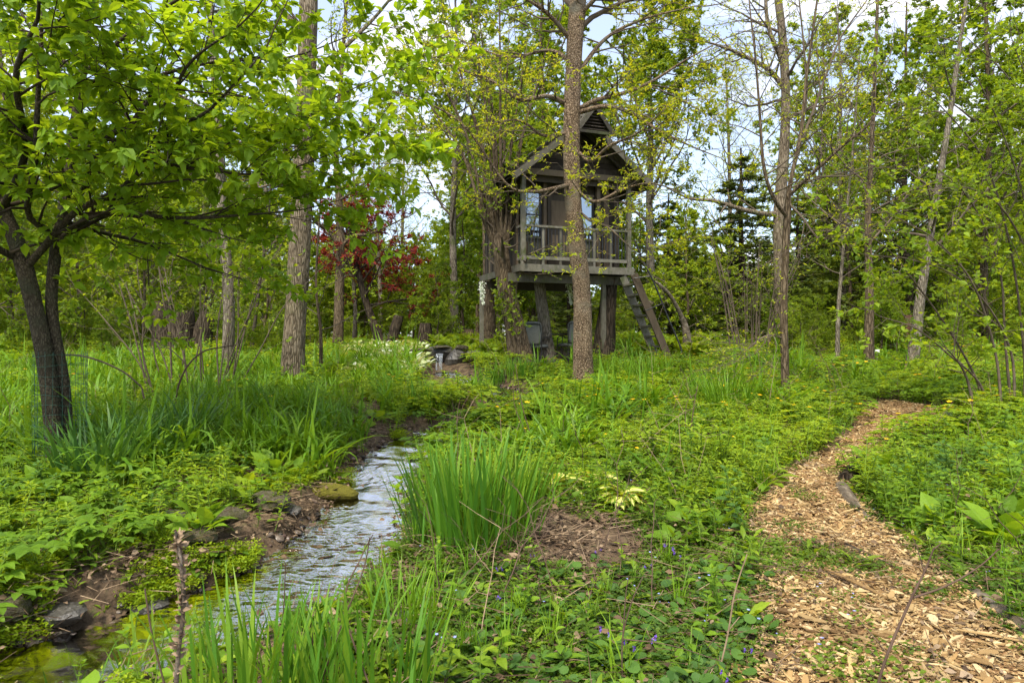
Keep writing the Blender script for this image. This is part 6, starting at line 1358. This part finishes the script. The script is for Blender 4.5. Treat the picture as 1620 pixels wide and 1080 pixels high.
for px, py, H, L, pr, lb in [(742, 990, .24, .11, 3, 'tall pale leafy weed right of the overhanging grass'), (625, 1075, .20, .10, 3, 'pale leafy weed at the bottom left of the violets'), (700, 1090, .22, .11, 4, 'pale leafy weed at the bottom edge below the grass tuft'), (780, 1075, .22, .12, 4, 'broad leafy weed at the bottom edge right of centre'), (690, 905, .22, .09, 4, 'leafy weed at the foot of the iris clump'), (800, 925, .16, .09, 3, 'leafy weed on the soil right of the iris foot'), (985, 905, .20, .10, 3, 'leafy weed right of the bare soil patch'), (1110, 870, .24, .09, 5, 'lime weed left of the path edge'), (1150, 830, .22, .09, 5, 'lime weed nearest the narrow part of the path'), (1180, 905, .26, .09, 5, 'thin weed growing at the path edge by the chips'), (1062, 790, .24, .11, 4, 'leafy weed above the second hosta'), (1320, 745, .18, .12, 3, 'dark green dock plant beside the rounded log'), (1395, 700, .34, .11, 6, 'tall dark weed in the middle of the path end'), (1480, 860, .28, .10, 6, 'upright weed with narrow leaves right of the path'), (1560, 850, .30, .10, 6, 'upright weed at the right beside the first'), (1440, 800, .28, .12, 5, 'bronze tipped weed right of the rounded log'), (210, 1015, .18, .16, 2, 'big leaved young plant over the dark stones'), (235, 830, .28, .13, 4, 'large leaved creeper by the sloping stone'), (60, 880, .24, .13, 4, 'large leaved weed at the left edge'), (130, 900, .24, .12, 4, 'broad leaved weed beside the cress at lower left'), (520, 690, .34, .14, 5, 'broad leaved plant on the far bank of the brook'), (900, 1060, .18, .1, 3, 'leafy weed among the violets at the bottom'), (1090, 1070, .2, .1, 3, 'leafy weed at the bottom left of the dry stem')]:
    weed(lb, px, py, H, L, pr, LW2 if rnd.random() < .6 else LW, 2 if pr < 5 else 3)

# ---- dry stalks
def dry(name, label, rows, mat, side=[], knobs=0, cat='stem'):
    pts = pxline(rows); b_ = np.array(pts[0][:3]); o = empty(name, tuple(b_), label=label, category=cat); S = smooth_line(pts, 8 * len(pts)); mb = MB(); tubes(mb, [(S[:, :3] - b_, S[:, 3])], 8); mb.obj('stalk', M[mat], o, smooth=True)
    for sd_ in side:
        q = pxline(sd_); S2 = smooth_line(q, 6 * len(q)); mb = MB(); tubes(mb, [(S2[:, :3] - b_, S2[:, 3])], 6); mb.obj('side_stem', M[mat], o, smooth=True)
    if knobs:
        r = np.random.default_rng(knobs); mb = MB(); n = knobs; t = r.random(n) ** .8; P = S[(t * (len(S) - 1)).astype(int), :3] - b_ + r.normal(0, .006, (n, 3)); leaves(mb, LEAF8, P, np.stack([r.normal(0, 1, n), r.normal(0, 1, n), r.uniform(.2, 1, n)], -1), .028, jit=1, rng=r); mb.obj('seed_pods', M['twig_tan'], o, kind='stuff')
dry('seed_stalk', 'knobbly grey brown seed stalk rising at the lower left', [(272, 1240, 2.2, .0075), (280, 1060, 2.2, .0075), (290, 960, 2.2, .007), (286, 890, 2.2, .006), (278, 840, 2.2, .004)], 'deadwood', knobs=170)
dry('bent_dry_stem', 'forked dry stem with a seed head over the lower right path', [(1370, 1180, 2.9, .006), (1395, 1060, 2.9, .006), (1440, 950, 2.9, .0055), (1462, 905, 2.9, .004), (1478, 865, 2.9, .003)], 'dry_dark', [[(1445, 945, 2.9, .005), (1500, 925, 2.9, .004), (1550, 895, 2.9, .003), (1580, 868, 2.9, .003)], [(1462, 905, 2.9, .003), (1452, 870, 2.9, .002), (1444, 850, 2.9, .002)], [(1478, 868, 2.9, .003), (1490, 858, 2.9, .002)]])
dry('dry_stem', 'tall dry stem standing left of the lower path', [(1130, 1090, 3.3, .005), (1150, 1010, 3.3, .0045), (1163, 935, 3.3, .004), (1182, 876, 3.3, .003)], 'twig_tan', [[(1150, 1000, 3.3, .003), (1170, 975, 3.3, .002)]])
dry('dry_stem', 'thin dark dry stems at the lower centre before the path', [(985, 1090, 3.2, .004), (985, 1010, 3.2, .0035), (1000, 950, 3.2, .003), (1018, 910, 3.2, .002)], 'dry_dark', [[(985, 1010, 3.2, .003), (990, 940, 3.2, .0025), (995, 910, 3.2, .002)], [(985, 1010, 3.2, .003), (1060, 1020, 3.2, .002), (1140, 1045, 3.2, .002)]])
for rows, lb in [([(590, 1100, 3.0, .004), (545, 960, 3.1, .004), (572, 880, 3.2, .003), (590, 845, 3.2, .002)], 'brown dry stem leaning right over the brook'), ([(500, 1100, 3.0, .004), (540, 990, 3.1, .004), (575, 900, 3.2, .003), (585, 850, 3.2, .002)], 'second brown dry stem leaning over the brook'), ([(430, 1100, 3.0, .004), (447, 980, 3.1, .003), (452, 890, 3.1, .002)], 'dark upright dry stem among the foreground irises'), ([(262, 1090, 2.9, .004), (240, 1000, 2.9, .004), (229, 930, 2.9, .003)], 'broken brown dry stem left of the seed stalk'), ([(480, 1100, 3.0, .005), (492, 1030, 3.0, .005), (496, 1000, 3.0, .006)], 'short broken dry stem at the bottom')]: dry('dry_stem', lb, rows, 'dry_dark')
for rows, lb in [([(1090, 705, 8.0, .006), (1098, 640, 8.0, .005), (1104, 610, 8.0, .004)], 'dry stems left of the dark tussock'), ([(840, 690, 7.6, .006), (826, 640, 7.6, .005), (815, 575, 7.6, .003)], 'dry brown stems behind the iris clump')]: dry('dry_stem', lb, rows, 'dry_dark', [[(rows[0][0] - 6, rows[0][1], rows[0][2], .005), (rows[1][0] - 12, rows[1][1], rows[1][2], .004), (rows[2][0] - 3, rows[2][1] + 12, rows[2][2], .003)]])
